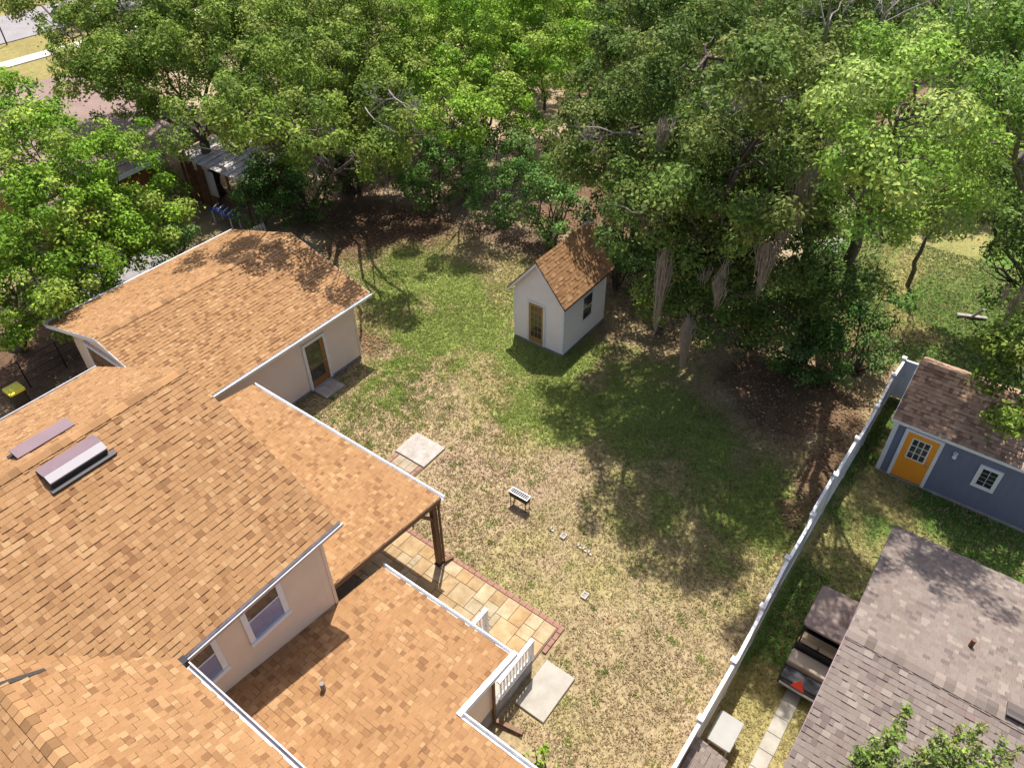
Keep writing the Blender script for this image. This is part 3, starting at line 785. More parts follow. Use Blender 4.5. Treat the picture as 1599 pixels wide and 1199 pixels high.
R.plane((20.13, 15.55, az_(15.55)), (1, 0, 0), (0, -1, asl), 3.74, (15.55 - ARY) * math.sqrt(1 + asl ** 2), PAL_TAN, 42)
R.emit(r1)
ridge_caps(r1, (20.13, ARY, ARZ), (23.86, ARY, ARZ), Vector((0, -1, -asl)).normalized(), Vector((0, 1, -asl)).normalized(), PAL_TAN[:3], 43, w=0.11, step=0.22)
wl = MB().prism([(ax0, ay0, 0.06), (ax0, ay1, 0.06), (ax0, ay1, az_(ay1) - 0.10), (ax0, ARY, ARZ - 0.10), (ax0, ay0, az_(ay0) - 0.10)], (ax1 - ax0, 0, 0)).build('wall', M['white_siding'], A)
lap_wall_y('siding', M['white_siding'], wl, ay0 + 0.01, ay1 - 0.01, ax0, 0.10, lambda y: az_(y) - 0.14, -1, 0.105)
lap_wall_x('siding', M['white_siding'], wl, ax0 + 0.01, ax1 - 0.01, ay0, 0.10, 2.36, -1, 0.105)
MB().box(ax0 - 0.03, ax1 + 0.03, ay0 - 0.03, ay1 + 0.03, -0.05, 0.09).build('base_skid', M['foundation'], A)
for yy in (ay0 - 0.028, ay1 - 0.04):
    MB().box(ax0 - 0.03, ax0 + 0.04, yy, yy + 0.07, 0.091, 2.38).build('corner_board', M['white'], A)
for y0, y1 in ((12.80, ARY), (ARY, 15.54)):
    MB().prism([(20.115, y0, az_(y0)), (20.115, y1, az_(y1)), (20.115, y1, az_(y1) - 0.06), (20.115, y0, az_(y0) - 0.06)], (0.022, 0, 0)).build('drip_edge', M['timber'], A)
    MB().prism([(20.125, y0, az_(y0) - 0.062), (20.125, y1, az_(y1) - 0.062), (20.125, y1, az_(y1) - 0.20), (20.125, y0, az_(y0) - 0.20)], (0.03, 0, 0)).build('rake_board', M['white'], A)
MB().box(20.14, 23.86, 12.775, 12.797, az_(12.8) - 0.10, az_(12.8) - 0.012).build('fascia', M['timber'], A)
d = MB().box(ax0 - 0.05, ax0 - 0.022, 13.92, 14.62, 0.14, 2.05).build('door', M['door_wood_lt'], A)
MB().box(ax0 - 0.062, ax0 - 0.02, 13.83, 13.918, 0.10, 2.14).box(ax0 - 0.062, ax0 - 0.02, 14.622, 14.71, 0.10, 2.14).box(ax0 - 0.062, ax0 - 0.02, 13.918, 14.622, 2.052, 2.14).build('door_frame', M['white'], d)
for i in range(3):
    for j in range(5):
        y = 14.01 + i * 0.178; z = 0.42 + j * 0.31
        MB().box(ax0 - 0.056, ax0 - 0.051, y, y + 0.15, z, z + 0.275).build('pane', M['glass_warm'], d)
MB().tube([(ax0 - 0.05, 13.98, 1.05), (ax0 - 0.11, 13.98, 1.05)], [0.025, 0.03], 8).build('handle', M['steel'], d)
w = MB().box(21.66, 21.73, ay0 - 0.055, ay0 - 0.02, 0.92, 2.16).box(22.39, 22.46, ay0 - 0.055, ay0 - 0.02, 0.92, 2.16).box(21.73, 22.39, ay0 - 0.055, ay0 - 0.02, 0.92, 0.99).box(21.73, 22.39, ay0 - 0.055, ay0 - 0.02, 2.09, 2.16).build('window', M['white'], A)
MB().box(21.73, 22.39, ay0 - 0.034, ay0 - 0.026, 0.99, 1.52).build('pane', M['glass'], w)
MB().box(21.73, 22.39, ay0 - 0.044, ay0 - 0.036, 1.565, 2.09).build('pane', M['glass'], w)
MB().box(21.73, 22.39, ay0 - 0.052, ay0 - 0.024, 1.522, 1.563).build('meeting_rail', M['white'], w)

# ------------------------------------------------------------------ blue shed
B = thing('blue_shed', 'slate blue shed with white trim, orange door and brown roof beyond the white fence', 'shed', (23.4, -2.5, 0))
bx0, bx1, by0, by1 = 21.60, 25.2, -6.5, 0.80
BRX, BRZ, BE = 23.42, 3.50, 2.40
bsl = (BRZ - BE) / (BRX - 21.48)
def bz_(x): return BRZ - abs(x - BRX) * bsl
r1 = MB().slab([(21.48, by0 - .1, bz_(21.48)), (BRX, by0 - .1, BRZ), (BRX, 0.93, BRZ), (21.48, 0.93, bz_(21.48))], (0, 0, -0.09)).build('roof_slope', M['deck_brown'], B)
r2 = MB().slab([(BRX, by0 - .1, BRZ), (25.36, by0 - .1, bz_(25.36)), (25.36, 0.93, bz_(25.36)), (BRX, 0.93, BRZ)], (0, 0, -0.09)).build('roof_slope', M['deck_brown'], B)
R = Roof()
R.plane((21.47, by0 - .1, bz_(21.47)), (0, 1, 0), (1, 0, bsl), 7.54, (BRX - 21.47) * math.sqrt(1 + bsl ** 2), PAL_SHED, 51)
R.plane((25.37, by0 - .1, bz_(25.37)), (0, 1, 0), (-1, 0, bsl), 7.54, (25.37 - BRX) * math.sqrt(1 + bsl ** 2), PAL_SHED, 52)
R.emit(r1)
ridge_caps(r1, (BRX, 0.93, BRZ), (BRX, -5.0, BRZ), Vector((-1, 0, -bsl)).normalized(), Vector((1, 0, -bsl)).normalized(), PAL_SHED[:3], 53, w=0.13, step=0.22)
MB().prism([(bx0, by0, 0.05), (bx1, by0, 0.05), (bx1, by0, bz_(bx1) - 0.10), (BRX, by0, BRZ - 0.10), (bx0, by0, bz_(bx0) - 0.10)], (0, by1 - by0, 0)).build('wall', M['blue'], B)
MB().box(bx0 - 0.03, bx1 + 0.02, by0, by1 + 0.02, -0.05, 0.06).build('base', M['concrete_old'], B)
MB().box(bx0 - 0.035, bx0 + 0.05, by1 - 0.11, by1 + 0.03, 0.061, 2.36).build('corner_board', M['white'], B)
MB().box(bx0 - 0.035, bx0 + 0.05, -3.95, -3.80, 0.061, 2.36).build('corner_board', M['white'], B)
MB().box(21.45, 21.478, by0, 0.94, bz_(21.48) - 0.11, bz_(21.48) - 0.005).build('fascia', M['white'], B)
MB().prism([(21.48, 0.932, bz_(21.48)), (BRX, 0.932, BRZ), (BRX, 0.932, BRZ - 0.12), (21.48, 0.932, bz_(21.48) - 0.12)], (0, 0.025, 0)).build('rake_board', M['white'], B)
d = MB().box(bx0 - 0.04, bx0 - 0.002, -0.62, 0.34, 0.10, 2.08).build('door', M['orange'], B)
MB().box(bx0 - 0.055, bx0 - 0.002, -0.73, -0.622, 0.06, 2.18).box(bx0 - 0.055, bx0 - 0.002, 0.342, 0.45, 0.06, 2.18).box(bx0 - 0.055, bx0 - 0.002, -0.622, 0.342, 2.082, 2.18).build('door_frame', M['white'], d)
gl = MB().box(bx0 - 0.05, bx0 - 0.041, -0.44, 0.16, 1.02, 1.90).build('glazing_frame', M['white'], d)
for i in range(3):
    for j in range(3):
        y = -0.395 + i * 0.18; z = 1.07 + j * 0.275
        MB().box(bx0 - 0.056, bx0 - 0.051, y, y + 0.148, z, z + 0.24).build('pane', M['glass'], gl)
MB().tube([(bx0 - 0.04, -0.52, 1.0), (bx0 - 0.10, -0.52, 1.0)], [0.03, 0.035], 8).build('handle', M['steel'], d)
MB().tube([(bx0 - 0.04, -0.52, 1.14), (bx0 - 0.065, -0.52, 1.14)], [0.028, 0.028], 8).build('deadbolt', M['steel'], d)
w = MB().box(bx0 - 0.05, bx0 - 0.002, -2.52, -1.86, 0.98, 1.10).box(bx0 - 0.05, bx0 - 0.002, -2.52, -1.86, 1.80, 1.92).box(bx0 - 0.05, bx0 - 0.002, -2.52, -2.41, 1.10, 1.80).box(bx0 - 0.05, bx0 - 0.002, -1.97, -1.86, 1.10, 1.80).build('window', M['white'], B)
for i in range(2):
    for j in range(4):
        y = -2.405 + i * 0.22; z = 1.11 + j * 0.173
        MB().box(bx0 - 0.03, bx0 - 0.02, y, y + 0.20, z, z + 0.155).build('pane', M['glass'], w)
MB().box(bx0 - 0.022, bx0 - 0.003, -2.41, -1.97, 1.10, 1.80).build('muntin', M['white'], w)
lt = MB().tube([(bx0 - 0.001, -1.12, 1.90), (bx0 - 0.09, -1.12, 1.90)], [0.075, 0.05], 10).build('wall_lamp', M['white'], B)
MB().tube([(bx0 - 0.09, -1.12, 1.91), (bx0 - 0.11, -1.12, 1.80)], [0.05, 0.07], 10).build('lamp_shade', M['white'], lt)

# ------------------------------------------------------------------ grey brown house in the corner
N = thing('brown_roofed_house', 'low house with greyish brown shingle roof beside the golf cart', 'house', (11.5, -5.0, 0))
nex, nrx, nnx = 16.56, 11.50, 6.9
nez, nrz = 2.9, 4.42
ns1 = (nrz - nez) / (nex - nrx)
def nz_(x): return nrz - abs(x - nrx) * ns1
NY0, NY1 = -9.0, -0.38
r1 = MB().slab([(nnx, NY0, nz_(nnx)), (nrx, NY0, nrz), (nrx, NY1, nrz), (nnx, NY1, nz_(nnx))], (0, 0, -0.13)).build('roof_slope', M['deck_brown'], N)
r2 = MB().slab([(nrx, NY0, nrz), (nex, NY0, nez), (nex, NY1, nez), (nrx, NY1, nrz)], (0, 0, -0.13)).build('roof_slope', M['deck_brown'], N)
R = Roof()
R.plane((nnx - .01, NY0, nz_(nnx - .01)), (0, 1, 0), (1, 0, ns1), NY1 - NY0 + 0.012, (nrx - nnx + .01) * math.sqrt(1 + ns1 ** 2), PAL_BRN, 61)
R.plane((nex + .01, NY0, nz_(nex + .01)), (0, 1, 0), (-1, 0, ns1), NY1 - NY0 + 0.012, (nex - nrx + .01) * math.sqrt(1 + ns1 ** 2), PAL_BRN, 62)
R.emit(r1)
ridge_caps(r1, (nrx, NY1 + 0.01, nrz + 0.003), (nrx, -6.5, nrz + 0.003), Vector((-1, 0, -ns1)).normalized(), Vector((1, 0, -ns1)).normalized(), PAL_BRN[:4], 63, w=0.17, step=0.20)
MB().prism([(7.3, -0.85, 0), (16.1, -0.85, 0), (16.1, -0.85, nz_(16.1) - 0.14), (nrx, -0.85, nrz - 0.14), (7.3, -0.85, nz_(7.3) - 0.14)], (0, -0.2, 0)).build('gable_wall', M['beige'], N)
MB().box(15.9, 16.1, -8.6, -1.06, 0, nz_(16.1) - 0.14).build('wall', M['beige'], N)
MB().box(7.3, 7.5, -8.6, -1.06, 0, nz_(7.3) - 0.14).build('wall', M['beige'], N)
for x0, x1 in ((nnx, nrx), (nrx, nex)):
    MB().prism([(x0, NY1 + 0.004, nz_(x0) - 0.004), (x1, NY1 + 0.004, nz_(x1) - 0.004), (x1, NY1 + 0.004, nz_(x1) - 0.16), (x0, NY1 + 0.004, nz_(x0) - 0.16)], (0, 0.02, 0)).build('rake_board', M['vent_top'], N)
MB().tube([(13.05, -2.68, nz_(13.05) - 0.03), (13.05, -2.68, nz_(13.05) + 0.26)], [0.05, 0.05], 10).build('vent_pipe', M['timber'], N)
v = MB().slab([(11.42, -4.60, nz_(11.42) + 0.14), (11.85, -4.60, nz_(11.85) + 0.08), (11.85, -3.50, nz_(11.85) + 0.08), (11.42, -3.50, nz_(11.42) + 0.14)], (0, 0, -0.03)).build('roof_vent', M['deck_brown'], N)
MB().box(11.44, 11.60, -4.58, -3.52, nrz - 0.01, nrz + 0.09).build('vent_mouth', M['vent_dark'], v)

# ------------------------------------------------------------------ white vinyl fence
FN = thing('vinyl_fence', 'long white vinyl privacy fence with capped posts between the two yards', 'fence', (16.0, 1.6, 0))
posts = [(5.4, 1.60), (7.28, 1.59), (9.15, 1.58), (10.98, 1.565), (12.85, 1.60), (14.75, 1.655), (16.64, 1.645), (18.59, 1.64), (20.55, 1.61), (22.5, 1.575), (24.5, 1.60), (25.68, 1.56), (25.72, -0.35), (25.74, -2.3), (25.75, -4.2)]
tops = [1.80, 1.82, 1.84, 1.83, 1.85, 1.82, 1.84, 1.83, 1.85, 1.83, 1.84, 1.84, 1.82, 1.84, 1.82]
pm_ = MB().box(-0.06, 0.06, -0.06, 0.06, -0.05, 1.84).mesh('post', M['white'])
cp_ = MB().hexa([(-0.08, -0.08, 0), (0.08, -0.08, 0), (0.08, 0.08, 0), (-0.08, 0.08, 0), (-0.08, -0.08, 0.035), (0.08, -0.08, 0.035), (0.08, 0.08, 0.035), (-0.08, 0.08, 0.035)]).add([(-0.07, -0.07, 0.035), (0.07, -0.07, 0.035), (0.07, 0.07, 0.035), (-0.07, 0.07, 0.035), (0, 0, 0.085)], [(0, 1, 4), (1, 2, 4), (2, 3, 4), (3, 0, 4)]).mesh('post_cap', M['white'])
rf = random.Random(5)
for i, (x, y) in enumerate(posts):
    p = obj('post', pm_, FN, Matrix.Translation((x, y, tops[i] - 1.84)))
    obj('post_cap', cp_, p, Matrix.Translation((x, y, tops[i] + 0.001)))
    if i + 1 < len(posts):
        x2, y2 = posts[i + 1]
        L = math.hypot(x2 - x, y2 - y) - 0.13; a = math.atan2(y2 - y, x2 - x)
        W = Matrix.Translation((x + math.cos(a) * 0.065, y + math.sin(a) * 0.065, 0)) @ Matrix.Rotation(a, 4, 'Z') @ Matrix.Rotation(rf.uniform(-0.025, 0.025), 4, 'X')
        MB().cbox(0, L, -0.045, 0.045, 1.66, 1.76, 0.008).build('top_rail', M['white'], FN, W=W)
        MB().box(0, L, -0.04, 0.04, 0.06, 0.16).build('bottom_rail', M['white'], FN, W=W)
        nb = int(round(L / 0.16)); bw = L / nb
        mb = MB()
        for k in range(nb):
            mb.prism([(k * bw, -0.012, 0.161), (k * bw + 0.010, -0.018, 0.161), ((k + 1) * bw - 0.010, -0.018, 0.161), ((k + 1) * bw, -0.012, 0.161), ((k + 1) * bw, 0.012, 0.161), ((k + 1) * bw - 0.010, 0.018, 0.161), (k * bw + 0.010, 0.018, 0.161), (k * bw, 0.012, 0.161)], (0, 0, 1.498))
        mb.build('board_panel', M['white'], FN, W=W)

# ------------------------------------------------------------------ patio
def setting(name, loc):
    o = bpy.data.objects.new(name, None)
    link(o, None, Matrix.Translation(Vector(loc)))
    return tag(o, kind='structure')
PT = setting('patio', (9.0, 10.0, 0))
MB().box(5.9, 10.04, 6.17, 18.4, -0.06, 0.012).build('joint_sand', M['sand'], PT)
PCOL = [(0.370, 0.262, 0.140), (0.405, 0.290, 0.160), (0.330, 0.228, 0.118), (0.425, 0.335, 0.210), (0.375, 0.288, 0.175), (0.385, 0.262, 0.130), (0.345, 0.292, 0.195)]
rp = random.Random(3)
cell = 0.215
nxp, nyp = int((10.02 - 7.66) / cell), int((18.3 - 6.2) / cell)
taken = np.zeros((nxp, nyp), bool)
pcache = {}
for i in range(nxp):
    for j in range(nyp):
        if taken[i, j]: continue
        for (a, b) in rp.sample([(2, 2), (3, 2), (2, 3), (2, 2), (3, 3), (2, 3)], 6) + [(1, 2), (2, 1), (1, 1)]:
            if i + a <= nxp and j + b <= nyp and not taken[i:i + a, j:j + b].any():
                taken[i:i + a, j:j + b] = True
                x, y = 10.02 - (i + a) * cell, 6.2 + j * cell
                c = rp.choice(PCOL)
                key = (a, b, c)
                if key not in pcache:
                    m = MB().cbox(0.006, a * cell - 0.006, 0.006, b * cell - 0.006, 0, 0.03, 0.006)
                    m.c = [c] * len(m.v)
                    pcache[key] = m.mesh('paver', M['paver'])
                obj('paver', pcache[key], PT, Matrix.Translation((x, y, 0.008 + rp.uniform(-0.003, 0.003))))
                break
bm_ = MB().cbox(0.004, 0.136, 0.004, 0.236, 0, 0.035, 0.008).mesh('border_brick', M['brick'])
for k in range(50):
    y = 6.14 + k * 0.24
    if y < 18.3:
        obj('border_brick', bm_, PT, Matrix.Translation((10.035 + rp.uniform(-.006, .006), y, 0.0)) @ Matrix.Rotation(rp.uniform(-.02, .02), 4, 'Z'))
for k in range(4):
    obj('border_brick', bm_, PT, Matrix.Translation((10.16 - k * 0.245, 6.01, 0.0)) @ Matrix.Rotation(math.pi / 2 + rp.uniform(-.03, .03), 4, 'Z'))
cslab = MB().cbox(7.56, 9.05, 4.95, 5.87, -0.05, 0.06, 0.012).build('concrete_slab', M['concrete'], None, label='plain pale concrete pad beside the porch foundation', cat='concrete pad')
# grill pad with its short paved path
PW = setting('paved_path', (12.0, 14.0, 0))
MB().box(10.18, 12.4, 13.42, 14.72, -0.06, 0.006).build('joint_sand', M['sand'], PW)
for i in range(5):
    for j in range(3):
        m = MB().cbox(10.19 + i * 0.44, 10.62 + i * 0.44, 13.63 + j * 0.30, 13.92 + j * 0.30, 0, 0.03, 0.006)
        m.c = [(0.34, 0.285, 0.215)] * len(m.v)
        m.build('paver', M['paver'], PW)
for k in range(9):
    for y in (13.46, 14.55):
        obj('border_brick', bm_, PW, Matrix.Translation((10.44 + k * 0.24, y, -0.003)) @ Matrix.Rotation(math.pi / 2, 4, 'Z'))
MB().cbox(12.42, 13.56, 13.42, 14.78, -0.05, 0.055, 0.012).build('concrete_slab', M['concrete_old'], None, label='weathered whitish concrete square at the end of the short paved path', cat='concrete pad')

# neighbour's narrow walk
NW = setting('concrete_walk', (10, 0.1, 0))
for k in range(8):
    MB().cbox(8.2 + k * 0.52, 8.71 + k * 0.52, -0.14 + 0.01 * (k % 2), 0.25, -0.05, 0.03, 0.01).build('paving_slab', M['concrete'], NW)

# ------------------------------------------------------------------ grill on the lawn
GR = thing('charcoal_grill', 'narrow black charcoal grill with steel grate on thin legs in the dry lawn', 'grill', (12.95, 9.75, 0))
gxc, gz0 = 13.02, 0.62
y0, y1 = 9.36, 10.06
bw_ = 0.11
MB().hexa([(gxc - 0.11, y0 + 0.01, 0.40), (gxc + 0.11, y0 + 0.01, 0.40), (gxc + 0.11, y1 - 0.01, 0.40), (gxc - 0.11, y1 - 0.01, 0.40), (gxc - 0.125, y0, gz0 - 0.021), (gxc + 0.125, y0, gz0 - 0.021), (gxc + 0.125, y1, gz0 - 0.021), (gxc - 0.125, y1, gz0 - 0.021)]).build('trough', M['iron'], GR)
MB().box(gxc - 0.125, gxc - 0.095, y0 - 0.02, y1 + 0.02, gz0 - 0.02, gz0 + 0.005).box(gxc + 0.095, gxc + 0.125, y0 - 0.02, y1 + 0.02, gz0 - 0.02, gz0 + 0.005).box(gxc - 0.095, gxc + 0.095, y0 - 0.02, y0 + 0.015, gz0 - 0.02, gz0 + 0.005).box(gxc - 0.095, gxc + 0.095, y1 - 0.015, y1 + 0.02, gz0 - 0.02, gz0 + 0.005).build('rim', M['steel'], GR)
for k in range(9):
    y = y0 + 0.055 + k * 0.072
    MB().box(gxc - 0.095, gxc + 0.095, y, y + 0.016, gz0 - 0.012, gz0 + 0.003).build('grate_bar', M['steel'], GR)
for sx in (-1, 1):
    for yy in (y0 + 0.05, y1 - 0.05):
        MB().tube([(gxc + sx * 0.10, yy, 0.40), (gxc + sx * 0.11, yy, -0.02)], [0.014, 0.014], 6).build('leg', M['iron'], GR)

# irrigation boxes and broken edging in the lawn
def valve_box(x, y, s, label):
    t = thing('valve_box', label, 'valve box', (x, y, 0))
    MB().box(x - s, x + s, y - s * .8, y - s * .55, -0.02, 0.05).box(x - s, x + s, y + s * .55, y + s * .8, -0.02, 0.05).box(x - s, x - s * .75, y - s * .55, y + s * .55, -0.02, 0.05).box(x + s * .75, x + s, y - s * .55, y + s * .55, -0.02, 0.05).build('collar', M['pvc'], t)
    MB().box(x - s * .75, x + s * .75, y - s * .55, y + s * .55, -0.02, 0.025).build('lid', M['foundation'], t)
valve_box(11.40, 6.14, 0.11, 'white rimmed valve box alone in the dry lawn facing the patio end')
valve_box(12.84, 7.86, 0.105, 'white rimmed valve box on the line of broken edging')
for i, (x, y, lab) in enumerate(((12.82, 8.34, 'white edging stub nearest the grill'), (12.78, 7.27, 'white edging stub next to the valve box in the edging line'), (12.77, 7.07, 'middle white edging stub past the valve box'), (12.75, 6.87, 'white edging stub at the far end from the grill'))):
    t = MB().cbox(x - 0.03, x + 0.09, y - 0.025, y + 0.025, -0.02, 0.09, 0.015).box(x - 0.03, x + 0.02, y - 0.12, y - 0.026, -0.02, 0.03).build('edging_stub', M['pvc'], None, label=lab, cat='edging', group='broken lawn edging stubs')

# ------------------------------------------------------------------ golf cart
K = thing('golf_cart', 'black golf cart with tan roof and beige seats parked by the brown roofed house', 'golf cart', (13.2, 0.05, 0))
def rbox(x0, x1, y0, y1, z0, z1, r, name, m, parent, puff=0.0, W=None):
    """box with rounded outline (in plan) and softened top edge"""
    pts = []
    for cx, cy, a0 in ((x1 - r, y1 - r, 0), (x0 + r, y1 - r, 90), (x0 + r, y0 + r, 180), (x1 - r, y0 + r, 270)):
        for k in range(5):
            a = math.radians(a0 + k * 22.5)
            pts.append((cx + r * math.cos(a), cy + r * math.sin(a), math.cos(a), math.sin(a)))
    b = min(r * 0.8, (z1 - z0) * 0.45)
    rings = [(z0, 0), (z1 - b, 0), (z1 - b * 0.3, -b * 0.25), (z1, -b)]
    mb = MB(); n = len(pts)
    for z, o in rings:
        mb.v += [(p[0] + p[2] * o, p[1] + p[3] * o, z) for p in pts]
    for i in range(len(rings) - 1):
        mb.f += [(i * n + k, i * n + (k + 1) % n, (i + 1) * n + (k + 1) % n, (i + 1) * n + k) for k in range(n)]
    mb.f += [tuple(range(n - 1, -1, -1)), tuple((len(rings) - 1) * n + k for k in range(n))]
    return mb.build(name, m, parent, smooth=False, W=W)
body = rbox(12.02, 14.45, -0.60, 0.56, 0.28, 0.56, 0.12, 'body', M['navy'], K)
rbox(12.05, 12.45, -0.58, 0.54, 0.563, 0.62, 0.08, 'rear_deck', M['navy'], body)
rbox(13.75, 14.42, -0.55, 0.50, 0.563, 0.92, 0.15, 'front_cowl', M['navy'], body)
rbox(12.48, 12.92, -0.55, 0.55, 0.565, 0.80, 0.07, 'rear_seat', M['cushion2'], K)
for yy in ((-0.54, -0.015), (0.0, 0.535)):
    s = rbox(12.99, 13.16, yy[0], yy[1], 0.80, 1.10, 0.075, 'seat_back', M['cushion'], K)
rbox(13.16, 13.58, -0.54, 0.52, 0.565, 0.78, 0.07, 'front_seat', M['cushion'], K)
MB().box(12.93, 12.985, -0.54, 0.53, 0.55, 1.05).build('seat_frame', M['black'], K)
rbox(12.93, 14.42, -0.64, 0.57, 1.83, 1.90, 0.13, 'canopy', M['cart_top'], K)
for yy in (-0.52, 0.48):
    MB().tube([(12.97, yy, 0.5), (13.02, yy, 1.82)], [0.02, 0.02], 8).build('strut', M['black'], K)
    MB().tube([(14.35, yy, 0.8), (14.12, yy, 1.82)], [0.02, 0.02], 8).build('strut', M['black'], K)
MB().slab([(14.34, -0.48, 0.93), (14.34, 0.44, 0.93), (14.14, 0.44, 1.80), (14.14, -0.48, 1.80)], (0.012, 0, 0)).build('windscreen', M['glass'], K)
sw = MB()
ring = [(13.72 + 0.06 * math.sin(t), 0.22 + 0.17 * math.cos(t), 1.02 + 0.15 * math.sin(t)) for t in np.linspace(0, 2 * math.pi, 17)]
sw.tube(ring, [0.014] * 17, 6, cap=False).tube([(13.72, 0.22, 1.02), (13.95, 0.22, 0.82)], [0.02, 0.02], 6).build('steering_wheel', M['black'], K)
for xx in (12.42, 14.05):
    for yy in (-0.50, 0.46):
        wh = MB().tube([(xx, yy - 0.09, 0.22), (xx, yy - 0.07, 0.22), (xx, yy + 0.07, 0.22), (xx, yy + 0.09, 0.22)], [0.17, 0.23, 0.23, 0.17], 16).build('wheel', M['black'], K)
        MB().tube([(xx, yy - 0.095, 0.22), (xx, yy + 0.095, 0.22)], [0.11, 0.11], 12).build('rim', M['steel'], wh)
MB().prism([(12.035, 0.22, 0.50), (12.035, -0.14, 0.50), (12.11, 0.04, 0.83)], (-0.02, 0, 0)).build('warning_triangle', M['red'], K)
MB().box(11.99, 12.03, -0.55, 0.50, 0.36, 0.44).build('bumper', M['grey_gutter'], K)

# ------------------------------------------------------------------ table and pump cover by the fence
TB = thing('resin_table', 'light grey resin table standing against the white fence', 'table', (9.76, 1.04, 0))
rbox(9.32, 10.20, 0.74, 1.36, 0.76, 0.80, 0.04, 'table_top', M['table'], TB)
for xx in (9.40, 10.10):
    for yy in (0.82, 1.28):
        MB().tube([(xx, yy, 0.76), (xx, yy, -0.03)], [0.022, 0.022], 8).build('leg', M['steel'], TB)
MB().box(9.38, 9.42, 0.80, 1.30, 0.60, 0.64).build('cross_rail', M['grey_gutter'], TB)
PC = thing('pump_cover', 'low shingled cover box tucked against the fence next to the grey table', 'pump cover', (8.6, 1.1, 0))
MB().box(8.12, 9.02, 0.80, 1.45, -0.02, 0.84).build('box', M['beige'], PC)
pr_ = MB().slab([(8.05, 0.70, 0.86), (9.09, 0.70, 0.86), (9.09, 1.50, 1.06), (8.05, 1.50, 1.06)], (0, 0, -0.04)).build('roof', M['deck_brown'], PC)
R = Roof()
R.plane((8.04, 0.69, 0.862), (1, 0, 0), (0, 1, 0.25), 1.06, 0.84, PAL_BRN, 71)
R.emit(pr_)

# ------------------------------------------------------------------ trees
PAL_OAK = np.array([[0.072, 0.118, 0.018], [0.088, 0.136, 0.022], [0.060, 0.100, 0.016], [0.112, 0.150, 0.028], [0.130, 0.155, 0.034]]) * np.array([1.25, 1.25, 1.56])
PAL_BRIGHT = np.array([[0.125, 0.225, 0.016], [0.150, 0.250, 0.020], [0.105, 0.195, 0.014], [0.175, 0.262, 0.028], [0.200, 0.270, 0.036]]) * np.array([1.22, 1.22, 1.52])
PAL_OLIVE = np.array([[0.140, 0.208, 0.030], [0.162, 0.228, 0.036], [0.118, 0.182, 0.026], [0.195, 0.245, 0.050], [0.100, 0.155, 0.026]])
PAL_DARK = np.array([[0.046, 0.100, 0.016], [0.058, 0.120, 0.019], [0.038, 0.082, 0.014], [0.078, 0.140, 0.024], [0.105, 0.165, 0.040]]) * np.array([1.30, 1.30, 1.62]) * 0.82
PAL_MYRT = np.array([[0.125, 0.185, 0.035], [0.150, 0.205, 0.050], [0.095, 0.150, 0.030], [0.180, 0.200, 0.070], [0.130, 0.120, 0.050]])

def leaf_cloud(cent, out, per, sig, size, pal, r, flat=0.72, upb=0.35):
    """leaf clumps: leaves sit on the outside of each clump and face outwards, so clumps catch light on top and stay dark below"""
    n = len(cent)
    cs_ = r.uniform(0.65, 1.35, n)
    cnt = np.maximum(2, r.poisson(per * cs_ ** 1.6))
    idx = np.repeat(np.arange(n), cnt); m = len(idx)
    d = r.normal(0, 1, (m, 3)); d += out[idx] * 0.6; d[:, 2] += 0.25
    d /= np.linalg.norm(d, axis=1)[:, None]
    off = d * (sig * cs_[idx] * (0.35 + 0.75 * r.random(m) ** 0.6))[:, None]; off[:, 2] *= flat
    stray = r.random(m) < 0.12
    off[stray] *= r.uniform(1.1, 1.7, stray.sum())[:, None]
    P = cent[idx] + off
    nrm = d * 0.75 + r.normal(0, 0.48, (m, 3)); nrm[:, 2] += upb
    nrm /= np.linalg.norm(nrm, axis=1)[:, None]
    a = np.cross(nrm, r.normal(0, 1, (m, 3))); a /= np.maximum(np.linalg.norm(a, axis=1), 1e-6)[:, None]
    b = np.cross(nrm, a)
    L = r.uniform(0.65, 1.25, m)[:, None] * size; Wd = L * 0.52
    fold = nrm * (L * r.uniform(0.05, 0.35, m)[:, None])
    V = np.stack([P - a * L, P + b * Wd + fold * 0.5, P + a * L - fold * 0.3, P - b * Wd + fold * 0.5], 1).reshape(-1, 3)
    base = pal[r.integers(0, len(pal), n)] * r.uniform(0.82, 1.2, n)[:, None]
    C = base[idx] * r.uniform(0.85, 1.5, m)[:, None]
    yel = r.random(m) < 0.03
    C[yel] = C[yel] * np.array([1.6, 1.3, 1.0])
    return V.astype(np.float32), np.repeat(C, 4, 0).astype(np.float32)

